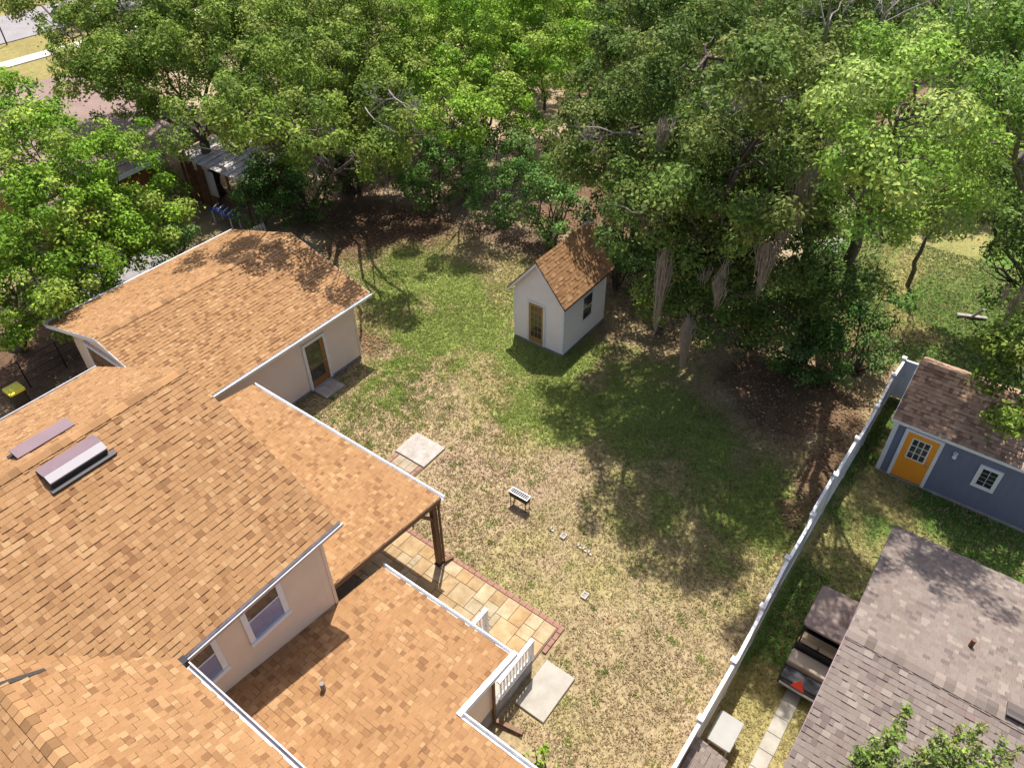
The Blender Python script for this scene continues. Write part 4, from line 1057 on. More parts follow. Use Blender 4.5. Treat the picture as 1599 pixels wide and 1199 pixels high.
def lobe_clumps(lobes, dens, r, under=0.5):
    Cn, Ou = [], []
    for (c, rad) in lobes:
        rad = np.array(rad if hasattr(rad, '__len__') else (rad, rad, rad * 0.8), float)
        n = max(6, int(dens * 4 * math.pi * (rad[0] * rad[1] + rad[0] * rad[2] + rad[1] * rad[2]) / 3))
        d = r.normal(0, 1, (n, 3)); d /= np.linalg.norm(d, axis=1)[:, None]
        keep = (d[:, 2] > -0.15) | (r.random(n) < under)
        d = d[keep]; n = len(d)
        q = np.array(c)[None] + d * rad[None]
        hole = np.sin(2.1 * q[:, 0] + 1.3 * np.sin(1.7 * q[:, 2])) * np.sin(2.3 * q[:, 1] + 0.9) + 0.8 * np.sin(2.7 * q[:, 2] + 1.1 * q[:, 0])
        d = d[(hole > -0.75) | (r.random(n) < 0.25)]; n = len(d)
        ph = r.uniform(0, 6.28, 6)
        bump = 0.12 * np.sin(4.2 * d[:, 0] + ph[0]) + 0.12 * np.sin(5.1 * d[:, 1] + ph[1]) + 0.10 * np.sin(6.3 * d[:, 2] + ph[2]) + 0.09 * np.sin(9 * (d[:, 0] + d[:, 1]) + ph[3])
        rr = (1 - 0.42 * r.random(n) ** 1.6) * (0.95 + bump)
        Cn.append(np.array(c)[None] + d * rad[None] * rr[:, None]); Ou.append(d)
    return np.concatenate(Cn), np.concatenate(Ou)

def crook(a, b, k, amp, r):
    a, b = np.array(a, float), np.array(b, float)
    L = np.linalg.norm(b - a)
    return [a + (b - a) * t + (r.normal(0, amp * L, 3) if 0 < t < 1 else 0) for t in np.linspace(0, 1, k)]

def bare(mb, p, d, L, rad, depth, r, droop=0.0):
    p = np.array(p, float); d = np.array(d, float); d /= np.linalg.norm(d)
    k = 4; pts = [p]; q = p.copy(); dd = d.copy()
    for i in range(k):
        dd = dd + r.normal(0, 0.22, 3); dd[2] -= droop; dd /= np.linalg.norm(dd)
        q = q + dd * L / k; pts.append(q.copy())
    mb.tube(pts, list(np.linspace(rad, rad * 0.45, k + 1)), 5 if rad > 0.02 else 3)
    if depth > 0:
        for i in range(r.integers(3, 6)):
            t = r.integers(1, k + 1)
            nd = dd + r.normal(0, 0.75, 3)
            bare(mb, pts[t], nd, L * r.uniform(0.35, 0.62), max(rad * 0.5, 0.006), depth - 1, r, droop)
    return mb

def tree(name, label, base, lobes, pal, seed, trunk_r=0.22, dens=1.0, per=150, sig=0.52, leaf=0.090, group=None, cat='tree', dead=(), under=0.5, stems=1, loc_mesh=False):
    r = np.random.default_rng(seed)
    base = np.array(base, float)
    T = thing(name, label, cat, tuple(base), group)
    ctr = np.mean([l[0] for l in lobes], axis=0)
    low = min(l[0][2] - (l[1][2] if hasattr(l[1], '__len__') else l[1] * 0.8) for l in lobes)
    fork = base + (ctr - base) * 0.45; fork[2] = max(low * 0.75, 0.5)
    mb = MB().tube(crook(base + (0, 0, -0.15), fork, 5, 0.03, r), list(np.linspace(trunk_r * 1.25, trunk_r * 0.8, 5)), 9)
    mb.build('trunk', M['bark'], T, smooth=True)
    for (c, rad) in lobes:
        R0 = rad[0] if hasattr(rad, '__len__') else rad
        mb = MB()
        pts = crook(fork + r.normal(0, 0.03, 3), c, 7, 0.028, r)
        mb.tube(pts, list(np.linspace(trunk_r * 0.42, trunk_r * 0.16, 7)), 7)
        for k in range(6):
            d = r.normal(0, 1, 3); d[2] = abs(d[2]) * 0.6 - 0.1; d /= np.linalg.norm(d)
            s = pts[int(r.integers(3, 7))]
            mb.tube(crook(s, np.array(c) + d * R0 * 0.92, 4, 0.07, r), list(np.linspace(trunk_r * 0.15, 0.010, 4)), 5)
        mb.build('limb', M['bark'], T, smooth=True)
    cn, ou = lobe_clumps(lobes, dens, r, under)
    V, C = leaf_cloud(cn, ou, per, sig, leaf, pal, r)
    obj('crown', np_mesh('crown', V, np.arange(len(V)).reshape(-1, 4), M['leaf'], C), T)
    for (p, d, L, rd) in dead:
        bare(MB(), p, d, L, rd * 0.62, 4, r, 0.03).build('dead_branch', M['dead'], T)
    return T

def bush(name, label, base, lobes, pal, seed, leaf=0.078, dens=1.4, per=80, sig=0.40, group=None, cat='shrub'):
    r = np.random.default_rng(seed)
    T = thing(name, label, cat, tuple(base), group)
    mb = MB()
    for (c, rad) in lobes:
        for k in range(4):
            R0 = rad[0] if hasattr(rad, '__len__') else rad
            mb.tube(crook(np.array(base) + r.normal(0, 0.12, 3) * (1, 1, 0) + (0, 0, -0.08), np.array(c) + r.normal(0, 0.35 * R0, 3), 4, 0.05, r), [0.05, 0.04, 0.03, 0.012], 5)
    mb.build('stems', M['bark'], T)
    cn, ou = lobe_clumps(lobes, dens, r, 0.7)
    V, C = leaf_cloud(cn, ou, per, sig, leaf, pal, r)
    obj('foliage', np_mesh('foliage', V, np.arange(len(V)).reshape(-1, 4), M['leaf'], C), T)
    return T

# the big mossy oak above the lawn
tree('live_oak', 'huge dark mossy oak spreading over the lawn behind the small white shed', (29.1, 8.8, 0),
     [((19.5, 6.9, 10.0), (2.3, 2.3, 2.2)), ((20.6, 9.2, 8.5), (2.2, 2.2, 2.1)), ((20.4, 8.6, 5.3), (1.8, 1.8, 1.7)), ((23.1, 6.8, 10.5), (2.1, 2.1, 2.0)), ((21.8, 11.2, 9.5), (1.9, 1.9, 1.8)), ((19.2, 6.7, 12.6), (1.4, 1.4, 1.3)), ((17.6, 8.7, 9.0), (1.2, 1.2, 1.1)), ((23.4, 10.0, 11.5), (2.3, 2.3, 2.1)), ((21.5, 6.4, 7.2), (1.8, 1.8, 1.7)), ((20.0, 7.6, 7.5), (1.6, 1.6, 1.5)), ((19.6, 7.6, 4.6), (0.9, 0.9, 0.9)), ((20.6, 6.8, 5.5), (1.2, 1.2, 1.1)), ((22.6, 6.4, 8.5), (1.5, 1.5, 1.5)), ((18.3, 6.1, 9.6), (0.9, 0.9, 0.9)), ((24.0, 9.0, 6.5), (1.8, 1.8, 1.5)), ((24.8, 7.0, 7.5), (1.7, 1.7, 1.4)), ((25.5, 10.5, 8.5), (1.9, 1.9, 1.6)), ((23.5, 11.5, 7.0), (1.5, 1.5, 1.3)), ((26.0, 8.5, 9.5), (1.9, 1.9, 1.6)), ((21.9, 13.0, 8.8), (1.4, 1.4, 1.2)), ((20.6, 12.2, 9.4), (1.1, 1.1, 0.9))],
     PAL_OAK * 0.92, 101, 0.42, dead=[((22.4, 9.2, 9.9), (-0.6, -0.75, 0.25), 3.4, 0.13), ((20.6, 10.5, 9.8), (-0.5, 0.7, 0.2), 1.8, 0.06), ((20.0, 9.4, 7.4), (-1, 0.4, 0.1), 1.6, 0.05), ((20.2, 7.6, 11.4), (-0.3, -0.6, 0.4), 2.2, 0.06)], leaf=0.076, per=185)
tree('live_oak', 'dark oak hung with brown moss rising from the thicket at the fence corner', (26.9, 5.1, 0),
     [((27.0, 8.2, 11.5), (1.6, 1.6, 1.5)), ((30.8, 7.7, 9.5), (1.3, 1.3, 1.2)), ((23.9, 5.9, 5.5), (1.5, 1.5, 1.4)), ((24.1, 4.6, 4.0), (1.4, 1.4, 1.4)), ((22.5, 5.9, 4.0), (1.2, 1.2, 1.2)), ((26.6, 4.1, 3.4), (1.3, 1.3, 1.2)), ((24.4, 5.9, 7.0), (1.1, 1.1, 1.0))],
     PAL_OAK * 0.85, 102, 0.36, dead=[((25.8, 7.2, 11.6), (-0.5, 0.1, 0.5), 3.2, 0.09), ((25.2, 5.6, 12.2), (-0.5, -0.4, 0.3), 3.0, 0.08), ((24.6, 6.0, 12.4), (-0.3, -0.5, 0.3), 2.4, 0.06)])
tree('live_oak', 'dark oak standing directly behind the small white shed', (28.2, 13.6, 0),
     [((24.7, 14.3, 7.0), (1.7, 1.7, 1.7)), ((28.0, 14.4, 9.0), (2.2, 2.2, 2.1)), ((27.3, 15.3, 8.0), (1.7, 1.7, 1.6)), ((31.6, 14.9, 10.0), (2.4, 2.4, 2.3)), ((25.4, 15.9, 5.5), (1.2, 1.2, 1.1)), ((31.2, 17.0, 9.5), (1.9, 1.9, 1.8))],
     PAL_OAK * 0.95, 103, 0.3, dead=[])
tree('water_oak', 'sunlit bright green tree spreading above the fence corner and open grass', (29.0, 5.3, 0),
     [((17.6, 3.0, 13.0), (1.6, 1.6, 1.5)), ((17.1, 3.5, 12.4), (1.1, 1.1, 1.0)), ((19.9, 2.3, 11.2), (1.3, 1.3, 1.3)), ((17.8, 2.9, 11.2), (0.9, 0.9, 0.9)), ((16.5, 2.5, 12.6), (0.8, 0.8, 0.7)), ((22.5, 3.7, 12.4), (1.5, 1.5, 1.4)), ((21.4, 5.1, 11.6), (0.8, 0.8, 0.8)), ((20.1, 1.9, 10.2), (0.8, 0.8, 0.7)), ((19.2, 2.6, 10.0), (0.5, 0.5, 0.5))],
     PAL_BRIGHT * np.array([1.08, 1.02, 1.6]), 104, 0.22, dead=[], leaf=0.062, per=250)
tree('sapling', 'slim pale trunked sapling leaning over the open grass', (33.8, 3.1, 0),
     [((30.9, 3.1, 5.0), (1.0, 1.0, 0.9)), ((31.5, 2.7, 5.4), (0.8, 0.8, 0.7))],
     PAL_OAK * 1.1, 108, 0.09, dead=[])
tree('water_oak', 'tall bright green tree rising behind the blue shed', (30.7, -3.7, 0),
     [((25.4, 2.5, 12.0), (1.9, 1.9, 1.8)), ((26.8, 3.6, 12.4), (1.4, 1.4, 1.3)), ((19.1, 0.9, 13.2), (1.1, 1.1, 1.0)), ((26.3, 2.3, 13.0), (1.8, 1.8, 1.7)), ((25.2, 2.0, 10.4), (1.0, 1.0, 1.0)), ((19.0, -0.3, 13.2), (1.1, 1.1, 1.1))],
     PAL_BRIGHT * np.array([0.9, 0.88, 1.6]), 105, 0.28, dead=[], leaf=0.066, per=210)
tree('shade_oak', 'dark leafy tree hanging over the grass behind the blue shed', (33.6, -2.7, 0),
     [((31.3, 0.2, 5.5), (1.5, 1.5, 1.4)), ((30.0, -0.0, 4.0), (1.0, 1.0, 1.0)), ((29.8, -1.2, 4.0), (1.6, 1.6, 1.5)), ((31.8, 1.6, 6.0), (1.2, 1.2, 1.2))],
     PAL_OAK * 1.1, 106, 0.24, dead=[])
tree('shade_oak', 'leafy branches overhanging the roof of the blue shed', (25.8, -5.4, 0),
     [((22.1, -1.7, 5.0), (1.0, 1.0, 1.0)), ((21.2, -1.8, 4.5), (0.6, 0.6, 0.5)), ((23.2, -1.5, 5.5), (1.0, 1.0, 0.9))],
     PAL_OLIVE * 0.9, 107, 0.2, dead=[])
tree('laurel_oak', 'broad bright green tree above the understorey behind the lawn', (32.0, 26.7, 0),
     [((34.4, 27.2, 6.5), (3.6, 3.6, 3.4)), ((34.2, 30.3, 6.0), (3.2, 3.2, 3.1)), ((34.7, 24.8, 5.5), (2.7, 2.7, 2.6)), ((29.3, 26.6, 5.0), (2.2, 2.2, 2.1)), ((30.4, 24.3, 4.5), (2.0, 2.0, 1.9)), ((37.9, 26.2, 7.0), (2.7, 2.7, 2.5)), ((32.0, 30.5, 5.5), (2.3, 2.3, 2.2)), ((24.7, 22.2, 6.0), (1.2, 1.2, 1.2)), ((26.3, 22.0, 6.0), (1.1, 1.1, 1.1))],
     PAL_BRIGHT, 110, 0.2, dead=[])
tree('laurel_oak', 'half bare tree with bleached branches overhanging the garage roof end', (25.8, 31.2, 0),
     [((29.8, 31.9, 7.0), (3.0, 3.0, 2.8)), ((25.8, 30.7, 6.5), (2.3, 2.3, 2.2)), ((28.2, 34.0, 7.5), (2.7, 2.7, 2.6)), ((20.8, 28.9, 7.8), (2.1, 2.1, 2.0)), ((28.1, 28.4, 5.5), (2.0, 2.0, 1.9)), ((24.0, 28.3, 5.0), (1.5, 1.5, 1.5)), ((19.1, 28.4, 6.6), (1.5, 1.5, 1.5)), ((21.0, 28.5, 5.2), (1.3, 1.3, 1.2)), ((25.2, 27.2, 4.2), (1.4, 1.4, 1.4)), ((20.0, 26.0, 7.4), (1.1, 1.1, 1.0)), ((16.4, 24.9, 8.6), (1.2, 1.2, 1.2)), ((17.0, 22.6, 8.3), (0.9, 0.9, 0.9)), ((15.7, 26.6, 8.0), (1.4, 1.4, 1.3)), ((17.1, 20.8, 7.9), (0.6, 0.6, 0.6)), ((20.6, 22.5, 6.0), (1.0, 1.0, 0.9)), ((21.0, 21.2, 7.0), (0.9, 0.9, 0.9)), ((25.0, 25.9, 6.0), (1.4, 1.4, 1.4))],
     PAL_OLIVE, 111, 0.26, dead=[((23.6, 24.6, 7.4), (-0.5, -0.8, -0.1), 3.0, 0.07), ((21.4, 27.2, 7.4), (-0.6, -0.2, -0.6), 2.8, 0.08), ((20.0, 27.0, 7.6), (-0.5, 0.3, -0.4), 2.2, 0.05), ((23.0, 25.6, 6.6), (-0.4, -0.7, 0.2), 2.6, 0.06)])
tree('laurel_oak', 'olive green tree spreading above the tin roofed shack', (21.2, 36.4, 0),
     [((21.7, 34.5, 7.5), (2.8, 2.8, 2.7)), ((19.9, 35.8, 7.0), (2.6, 2.6, 2.5)), ((18.6, 37.9, 6.5), (2.2, 2.2, 2.1)), ((23.8, 33.7, 8.0), (2.5, 2.5, 2.3)), ((17.7, 38.9, 7.0), (1.7, 1.7, 1.6)), ((20.4, 30.4, 6.0), (1.3, 1.3, 1.3))],
     PAL_OLIVE, 112, 0.3, dead=[((19.2, 33.0, 6.4), (-0.7, 0.1, -0.4), 2.4, 0.06)])
tree('laurel_oak', 'feathery olive tree standing between the shack and the street', (25.0, 48.5, 0),
     [((22.1, 42.0, 8.0), (3.0, 3.0, 2.8)), ((20.2, 42.9, 7.5), (2.1, 2.1, 2.0)), ((23.5, 38.7, 8.5), (2.8, 2.8, 2.6)), ((21.2, 38.6, 7.5), (1.9, 1.9, 1.8)), ((24.0, 57.7, 6.0), (1.6, 1.6, 1.5))],
     PAL_OLIVE * 0.95, 113, 0.3, dead=[])
tree('camphor_tree', 'vivid green tree crowding the far eave of the garage', (12.3, 33.2, 0),
     [((11.8, 33.4, 6.0), (2.5, 2.5, 2.4)), ((13.6, 32.4, 5.5), (2.1, 2.1, 2.0)), ((11.4, 31.3, 4.5), (2.2, 2.2, 2.1)), ((13.5, 30.8, 4.0), (1.6, 1.6, 1.5)), ((12.8, 36.4, 7.0), (1.8, 1.8, 1.7)), ((11.9, 30.1, 3.0), (1.3, 1.3, 1.2)), ((13.5, 29.9, 2.6), (1.1, 1.1, 1.1)), ((15.2, 31.6, 3.0), (1.2, 1.2, 1.1))],
     PAL_BRIGHT, 114, 0.22, dead=[])
tree('camphor_tree', 'vivid green tree beside the garage front and the yellow lidded bin', (7.3, 31.9, 0),
     [((7.8, 28.9, 3.5), (1.8, 1.8, 1.7)), ((9.4, 29.4, 3.6), (1.7, 1.7, 1.6)), ((6.7, 28.8, 2.6), (0.9, 0.9, 0.8)), ((7.9, 30.0, 5.0), (1.3, 1.3, 1.2)), ((10.6, 29.8, 2.6), (1.1, 1.1, 1.0)), ((9.3, 30.8, 4.5), (1.8, 1.8, 1.7))],
     PAL_BRIGHT * 0.8, 115, 0.2, dead=[])
bushes = [
    ('glossy dark shrub at the back of the lawn beside the bare patch', (26.6, 25.3, 0), [((26.4, 25.2, 2.1), (1.7, 1.7, 1.6)), ((27.2, 25.0, 3.2), (1.4, 1.4, 1.4))], PAL_DARK * 1.25),
    ('rounded dark shrub where the lawn meets the wood', (27.3, 21.3, 0), [((26.9, 21.1, 2.2), (1.7, 1.7, 1.6)), ((27.5, 22.0, 3.4), (1.5, 1.5, 1.4))], PAL_DARK * 1.25),
    ('shiny leaved shrub behind the rear corner of the white shed', (27.2, 18.2, 0), [((26.7, 17.9, 2.4), (1.7, 1.7, 1.6)), ((28.0, 18.2, 3.4), (1.4, 1.4, 1.3)), ((28.1, 20.1, 3.0), (1.3, 1.3, 1.2))], PAL_DARK * 1.5),
    ('dark evergreen shrub against the back wall of the white shed', (26.0, 13.7, 0), [((25.6, 13.8, 2.0), (1.4, 1.4, 1.4)), ((26.4, 14.9, 3.0), (1.3, 1.3, 1.3))], PAL_DARK),
    ('low dark shrub between the white shed and the mossy oak', (26.2, 11.6, 0), [((25.8, 12.2, 1.8), (1.4, 1.4, 1.3)), ((26.0, 10.9, 2.0), (1.3, 1.3, 1.2)), ((26.8, 13.3, 3.0), (1.3, 1.3, 1.2))], PAL_DARK),
    ('big dark thicket shrub under the mossy oak near the fence corner', (25.7, 5.0, 0), [((25.0, 5.2, 1.8), (1.5, 1.5, 1.4)), ((25.7, 7.1, 2.4), (1.5, 1.5, 1.4)), ((25.5, 5.9, 3.6), (1.3, 1.3, 1.2)), ((24.5, 5.1, 0.9), (0.9, 0.9, 0.9))], PAL_DARK * 1.2),
    ('vine covered shrub crowding the corner of the white fence', (26.4, 3.1, 0), [((26.0, 3.5, 1.6), (1.5, 1.5, 1.4)), ((27.4, 3.3, 2.4), (1.3, 1.3, 1.2)), ((26.0, 2.3, 0.8), (0.7, 0.7, 0.7)), ((25.2, 3.8, 0.9), (0.9, 0.9, 0.9))], PAL_DARK * 1.25),
    ('dense dark shrub behind the rear wall of the garage', (22.0, 29.9, 0), [((21.7, 29.8, 1.8), (1.7, 1.7, 1.6)), ((23.2, 29.7, 3.0), (1.6, 1.6, 1.5)), ((21.5, 30.7, 3.0), (1.5, 1.5, 1.4))], PAL_DARK),
    ('dark shrub filling the gap beside the shack', (19.6, 31.1, 0), [((19.7, 30.6, 1.7), (1.4, 1.4, 1.4)), ((21.0, 31.1, 2.6), (1.5, 1.5, 1.4))], PAL_DARK),
    ('leafy garden shrub in front of the neighbouring orange wall', (16.6, 34.1, 0), [((16.7, 34.9, 1.5), (1.2, 1.2, 1.2)), ((18.2, 36.1, 1.6), (1.0, 1.0, 0.9))], PAL_BRIGHT * 0.8),
    ('small palm-like shrub beside the garage eave', (15.8, 32.2, 0), [((15.9, 31.7, 1.3), (1.0, 1.0, 1.0)), ((15.0, 31.9, 1.2), (0.9, 0.9, 0.8))], PAL_DARK * 1.5),
    ('green sapling clump at the wood edge behind the bare patch', (25.8, 30.2, 0), [((25.1, 29.8, 1.8), (1.4, 1.4, 1.4)), ((25.9, 29.0, 3.0), (1.4, 1.4, 1.3))], PAL_DARK * 1.3),
    ('bright shrub beneath the mossy oak beside the shed window', (24.0, 10.6, 0), [((24.0, 10.7, 1.6), (0.7, 0.7, 0.7))], PAL_BRIGHT * 0.75),
    ('leafy thicket shrub below the broad bright tree', (29.4, 25.1, 0), [((28.8, 24.9, 1.6), (1.4, 1.4, 1.4)), ((29.0, 24.6, 3.0), (1.5, 1.5, 1.4))], PAL_DARK * 1.6),
    ('sunlit shrub bordering the sandy clearing', (31.3, 22.4, 0), [((31.5, 22.7, 2.6), (1.6, 1.6, 1.5)), ((31.5, 23.7, 3.6), (1.4, 1.4, 1.4))], PAL_BRIGHT * 0.7),
    ('dark shrub under the mossy oak trunk', (27.3, 9.2, 0), [((26.2, 9.5, 1.8), (1.2, 1.2, 1.2)), ((26.6, 9.0, 3.0), (1.3, 1.3, 1.3)), ((25.3, 7.3, 1.0), (0.9, 0.9, 0.8))], PAL_DARK),
    ('tangled shrub beside the pale storage hut', (33.4, 5.1, 0), [((31.7, 5.2, 2.0), (1.2, 1.2, 1.2)), ((30.8, 7.7, 3.0), (1.2, 1.2, 1.1))], PAL_DARK * 1.2),
]
for i, (lab, b, lb, pl) in enumerate(bushes):
    bush('shrub', lab, b, lb, pl, 200 + i, group='understorey shrubs round the yard')

# the wood further back: shared crowns, each tree its own thing
protos = []
for i, pl in enumerate((PAL_BRIGHT * 1.05, PAL_OAK * 0.9, PAL_OLIVE * 1.05, PAL_BRIGHT * 0.85)):
    r = np.random.default_rng(300 + i)
    lobes = [((0, 0, 4.4), (2.1, 2.1, 1.7)), ((0.3, -0.2, 6.0), (1.4, 1.4, 1.2))]
    for k in range(5):
        a = k * 1.257 + r.uniform(-.3, .3); q = r.uniform(1.6, 2.5)
        lobes.append(((q * math.cos(a), q * math.sin(a), r.uniform(1.6, 4.6)), (r.uniform(1.2, 1.8),) * 2 + (r.uniform(1.1, 1.5),)))
    cn, ou = lobe_clumps(lobes, 1.0, r, 0.5)
    V, C = leaf_cloud(cn, ou, 80, 0.50, 0.10, pl, r)
    crown = np_mesh('crown', V, np.arange(len(V)).reshape(-1, 4), M['leaf'], C)
    mb = MB().tube(crook((0, 0, -0.2), (0.2, 0.1, 3.6), 5, 0.03, r), [0.17, 0.15, 0.13, 0.12, 0.10], 8)
    for c, rad in lobes:
        mb.tube(crook((0.1, 0.05, 1.6), c, 4, 0.06, r), [0.08, 0.06, 0.04, 0.02], 6)
    protos.append((crown, mb.mesh('trunk', M['bark'], True)))
far_lab = [('bright_tree', 'bright green tree in the wood behind the yard', 'bright green trees in the wood'), ('dark_oak', 'dark green oak in the wood behind the yard', 'dark oaks in the wood'),
           ('olive_tree', 'olive green tree in the wood behind the yard', 'olive trees in the wood'), ('bright_tree', 'bright green tree in the wood behind the yard', 'bright green trees in the wood')]
FAR = [  # x, y, kind, scale
    (30.6, 32.8, 2, 0.9), (34.2, 33.5, 0, 0.8), (32.1, 36.6, 2, 0.9), (29.1, 35.8, 2, 0.75), (31.6, 40.9, 2, 1), (33.8, 46.1, 2, 1.1), (38.9, 40.9, 2, 1), (41.3, 47.3, 2, 1.1), (43.3, 39.2, 0, 1.1), (47.6, 46.4, 0, 1.2), (44.2, 35.6, 0, 0.95), (43.7, 31.8, 3, 0.9), (53.2, 41.3, 0, 1.2), (51.5, 35.0, 0, 1), (56.6, 49.9, 3, 1.3), (57.2, 56.9, 2, 1.3), (49.2, 57.3, 2, 1.3), (41.0, 56.2, 2, 1.2), (42.7, 63.4, 2, 1.2), (36.3, 60.1, 2, 1), (41.5, 72.4, 2, 1.2), (36.1, 73.1, 2, 1.0), (53.6, 29.3, 1, 1), (42.4, 21.8, 1, 0.9), (48.2, 23.1, 1, 1.1), (46.2, 26.0, 3, 0.8), (63.3, 33.0, 1, 1.2), (56.7, 24.8, 1, 1.1), (52.1, 19.6, 1, 1.1), (42.6, 16.6, 1, 0.9), (36.4, 15.2, 1, 0.8), (64.1, 22.3, 1, 1.3), (46.6, 15.9, 1, 1), (57.1, 16.9, 1, 1.2), (43.5, 12.2, 1, 0.9), (37.7, 12.1, 1, 0.8), (51.1, 13.0, 1, 1.1), (67.0, 18.0, 1, 1.3), (59.6, 13.2, 1, 1.1), (73.3, 14.8, 1, 1.3), (65.0, 10.2, 1, 1.2), (41.1, 6.0, 1, 0.7), (78.2, 10.9, 3, 1.3), (49.6, 3.4, 1, 0.9), (65.3, 5.0, 3, 1.1), (45.2, 0.3, 1, 0.9), (42.1, 3.4, 1, 0.6), (74.8, 43.8, 1, 1.4), (73.7, 50.3, 3, 1.4), (72.6, 57.1, 3, 1.4), (49.0, 30.9, 3, 0.8), (53.0, 31.5, 1, 0.9), (56.2, 36.9, 3, 0.9), (44.8, 28.0, 3, 0.45), (41.5, 28.6, 0, 0.6), (74.9, 34.5, 1, 1.5), (80.6, 30.4, 1, 1.5), (48.6, 74.1, 2, 1.3), (45.3, 83.6, 2, 1.2)]
rfar = random.Random(9)
for x, y, k, s in FAR:
    nm, lb, gp = far_lab[k]
    ang = math.degrees(math.atan2(y, x))
    wh = 'towards the street' if y > 52 else 'behind the tin roofed shack' if ang > 52 else 'behind the half bare tree' if ang > 41 else 'behind the broad bright tree' if ang > 35 else 'around the sandy clearing' if ang > 27 else 'behind the oak that backs the white shed' if ang > 20 else 'behind the huge mossy oak' if ang > 11 else 'beyond the fence corner thicket' if ang > 5 else 'beyond the open grass'
    if x > 50 and y <= 52: wh = 'far back ' + wh
    lb = lb.replace(' behind the yard', ' ' + wh)
    T = bpy.data.objects.new(nm, None)
    col.objects.link(T)
    T.location = (x, y, 0); T.rotation_euler = (0, 0, rfar.uniform(0, 6.28)); T.scale = (s, s, s * rfar.uniform(0.92, 1.12))
    tag(T, lb, 'tree', gp)
    for part, me in (('crown', protos[k][0]), ('trunk', protos[k][1])):
        o = bpy.data.objects.new(part, me)
        col.objects.link(o)
        o.parent = T

# near foliage at the lower frame edge
r = np.random.default_rng(77)
def myrtle(label, base, tips, seed, leaf=0.045):
    r = np.random.default_rng(seed)
    T = thing('crape_myrtle', label, 'tree', base)
    mb = MB(); cn, ou = [], []
    mb.tube([(base[0], base[1], -0.1), (base[0] + 0.1, base[1], 1.2), (base[0] + 0.2, base[1], 2.4)], [0.09, 0.075, 0.06], 8)
    hub = np.array([base[0] + 0.2, base[1], 2.3])
    for t in tips:
        pts = crook(hub, t, 6, 0.03, r)
        mb.tube(pts, list(np.linspace(0.04, 0.006, 6)), 5)
        a, b = np.array(pts[-3]), np.array(pts[-1])
        for q in np.linspace(0, 1, 26):
            w = 0.30 * (1 - q) + 0.05
            for _ in range(3):
                cn.append(a + (b - a) * q + r.normal(0, w * 0.55, 3)); ou.append((0, 0, 1.0))
    mb.build('trunk', M['bark'], T)
    V, C = leaf_cloud(np.array(cn), np.array(ou), 7, 0.085, leaf, PAL_MYRT * 1.25, r)
    obj('crown', np_mesh('crown', V, np.arange(len(V)).reshape(-1, 4), M['leaf'], C), T)
myrtle('fresh green crape myrtle tips reaching over the brown shingle roof', (6.2, -1.9, 0),
       [(9.35, -1.72, 6.0), (9.45, -2.55, 6.1), (9.8, -2.85, 6.0), (9.65, -3.2, 6.1), (9.75, -3.45, 6.0), (9.3, -3.35, 6.0), (9.2, -2.3, 6.0), (8.9, -1.7, 5.9), (9.05, -2.55, 6.1), (9.25, -2.85, 6.2), (9.1, -3.05, 6.2), (8.75, -3.0, 6.1), (8.8, -2.3, 6.0), (8.6, -2.6, 6.0), (8.75, -1.6, 5.9), (8.55, -1.45, 5.8), (8.5, -1.75, 5.9), (8.45, -2.05, 5.8), (8.3, -1.3, 5.7), (8.2, -1.7, 5.7), (8.3, -2.5, 5.8), (9.0, -2.9, 5.9), (8.9, -3.3, 6.1), (8.2, -2.2, 5.6)], 401)
bush('shrub', 'leafy shrub top poking up past the lower porch gutter', (5.95, 3.6, 0), [((5.9, 3.7, 2.0), (0.42, 0.4, 0.9)), ((5.8, 3.85, 2.9), (0.24, 0.22, 0.3))], PAL_BRIGHT * 0.8, 402, leaf=0.06, dens=8, per=12, sig=0.1)

# ------------------------------------------------------------------ Spanish moss
def moss(label, x, y, ztop, L, w, seed, n=70):
    r = np.random.default_rng(seed)
    mb = MB()
    nt = max(3, int(w * 12))
    tails = [(r.normal(0, w * 0.42), r.normal(0, w * 0.42), L * r.uniform(0.30, 0.75), r.uniform(-0.15, 0.55)) for _ in range(nt)]
    tails[0] = (0.0, 0.0, L, 0.1)
    for k in range(int(n * 1.5)):
        tx, ty, tl, dz = tails[int(r.integers(0, nt)) if k % 3 else 0]
        ox, oy = r.normal(0, 0.10), r.normal(0, 0.10)
        l = tl * r.uniform(0.35, 1.0)
        zt = ztop + dz + r.uniform(-0.25, 0.25)
        pts = [(x + tx + ox * 0.7, y + ty + oy * 0.7, zt)]
        for q in (0.3, 0.65, 1.0):
            f = (1.0, 0.75, 0.35)[int(q > 0.5) + int(q > 0.9)]
            pts.append((x + tx + ox * f + r.normal(0, 0.025), y + ty + oy * f + r.normal(0, 0.025), zt - l * q))
        mb.tube(pts, [0.004, 0.011, 0.009, 0.003], 3, cap=False)
    return mb.build('moss_drape', M['moss'], None, label=label, cat='moss', group='Spanish moss hanging from the oaks')
moss('wide moss beard with a long tail hanging lowest over the shaded lawn', 18.92, 7.31, 4.90, 2.03, 0.40, 1, 180)
moss('long thin moss strand with a thick head left of the lowest beard', 18.54, 8.27, 7.20, 2.90, 0.36, 2, 160)
moss('short thick moss tuft between the oak and the thicket', 19.30, 6.71, 6.70, 1.11, 0.34, 3, 110)
moss('brown moss curtain draped on the trunk side of the mossy oak', 20.25, 5.10, 10.20, 1.78, 0.70, 4, 260)
moss('straggly moss strand beside the brown curtain', 19.52, 5.56, 8.00, 1.67, 0.30, 5, 110)
moss('ragged moss strip between the curtain and the straggly strand', 19.91, 5.41, 9.00, 1.76, 0.34, 6, 120)
moss('pair of pale moss tails hanging before the sandy clearing', 24.25, 15.44, 8.40, 1.21, 0.34, 7, 110)
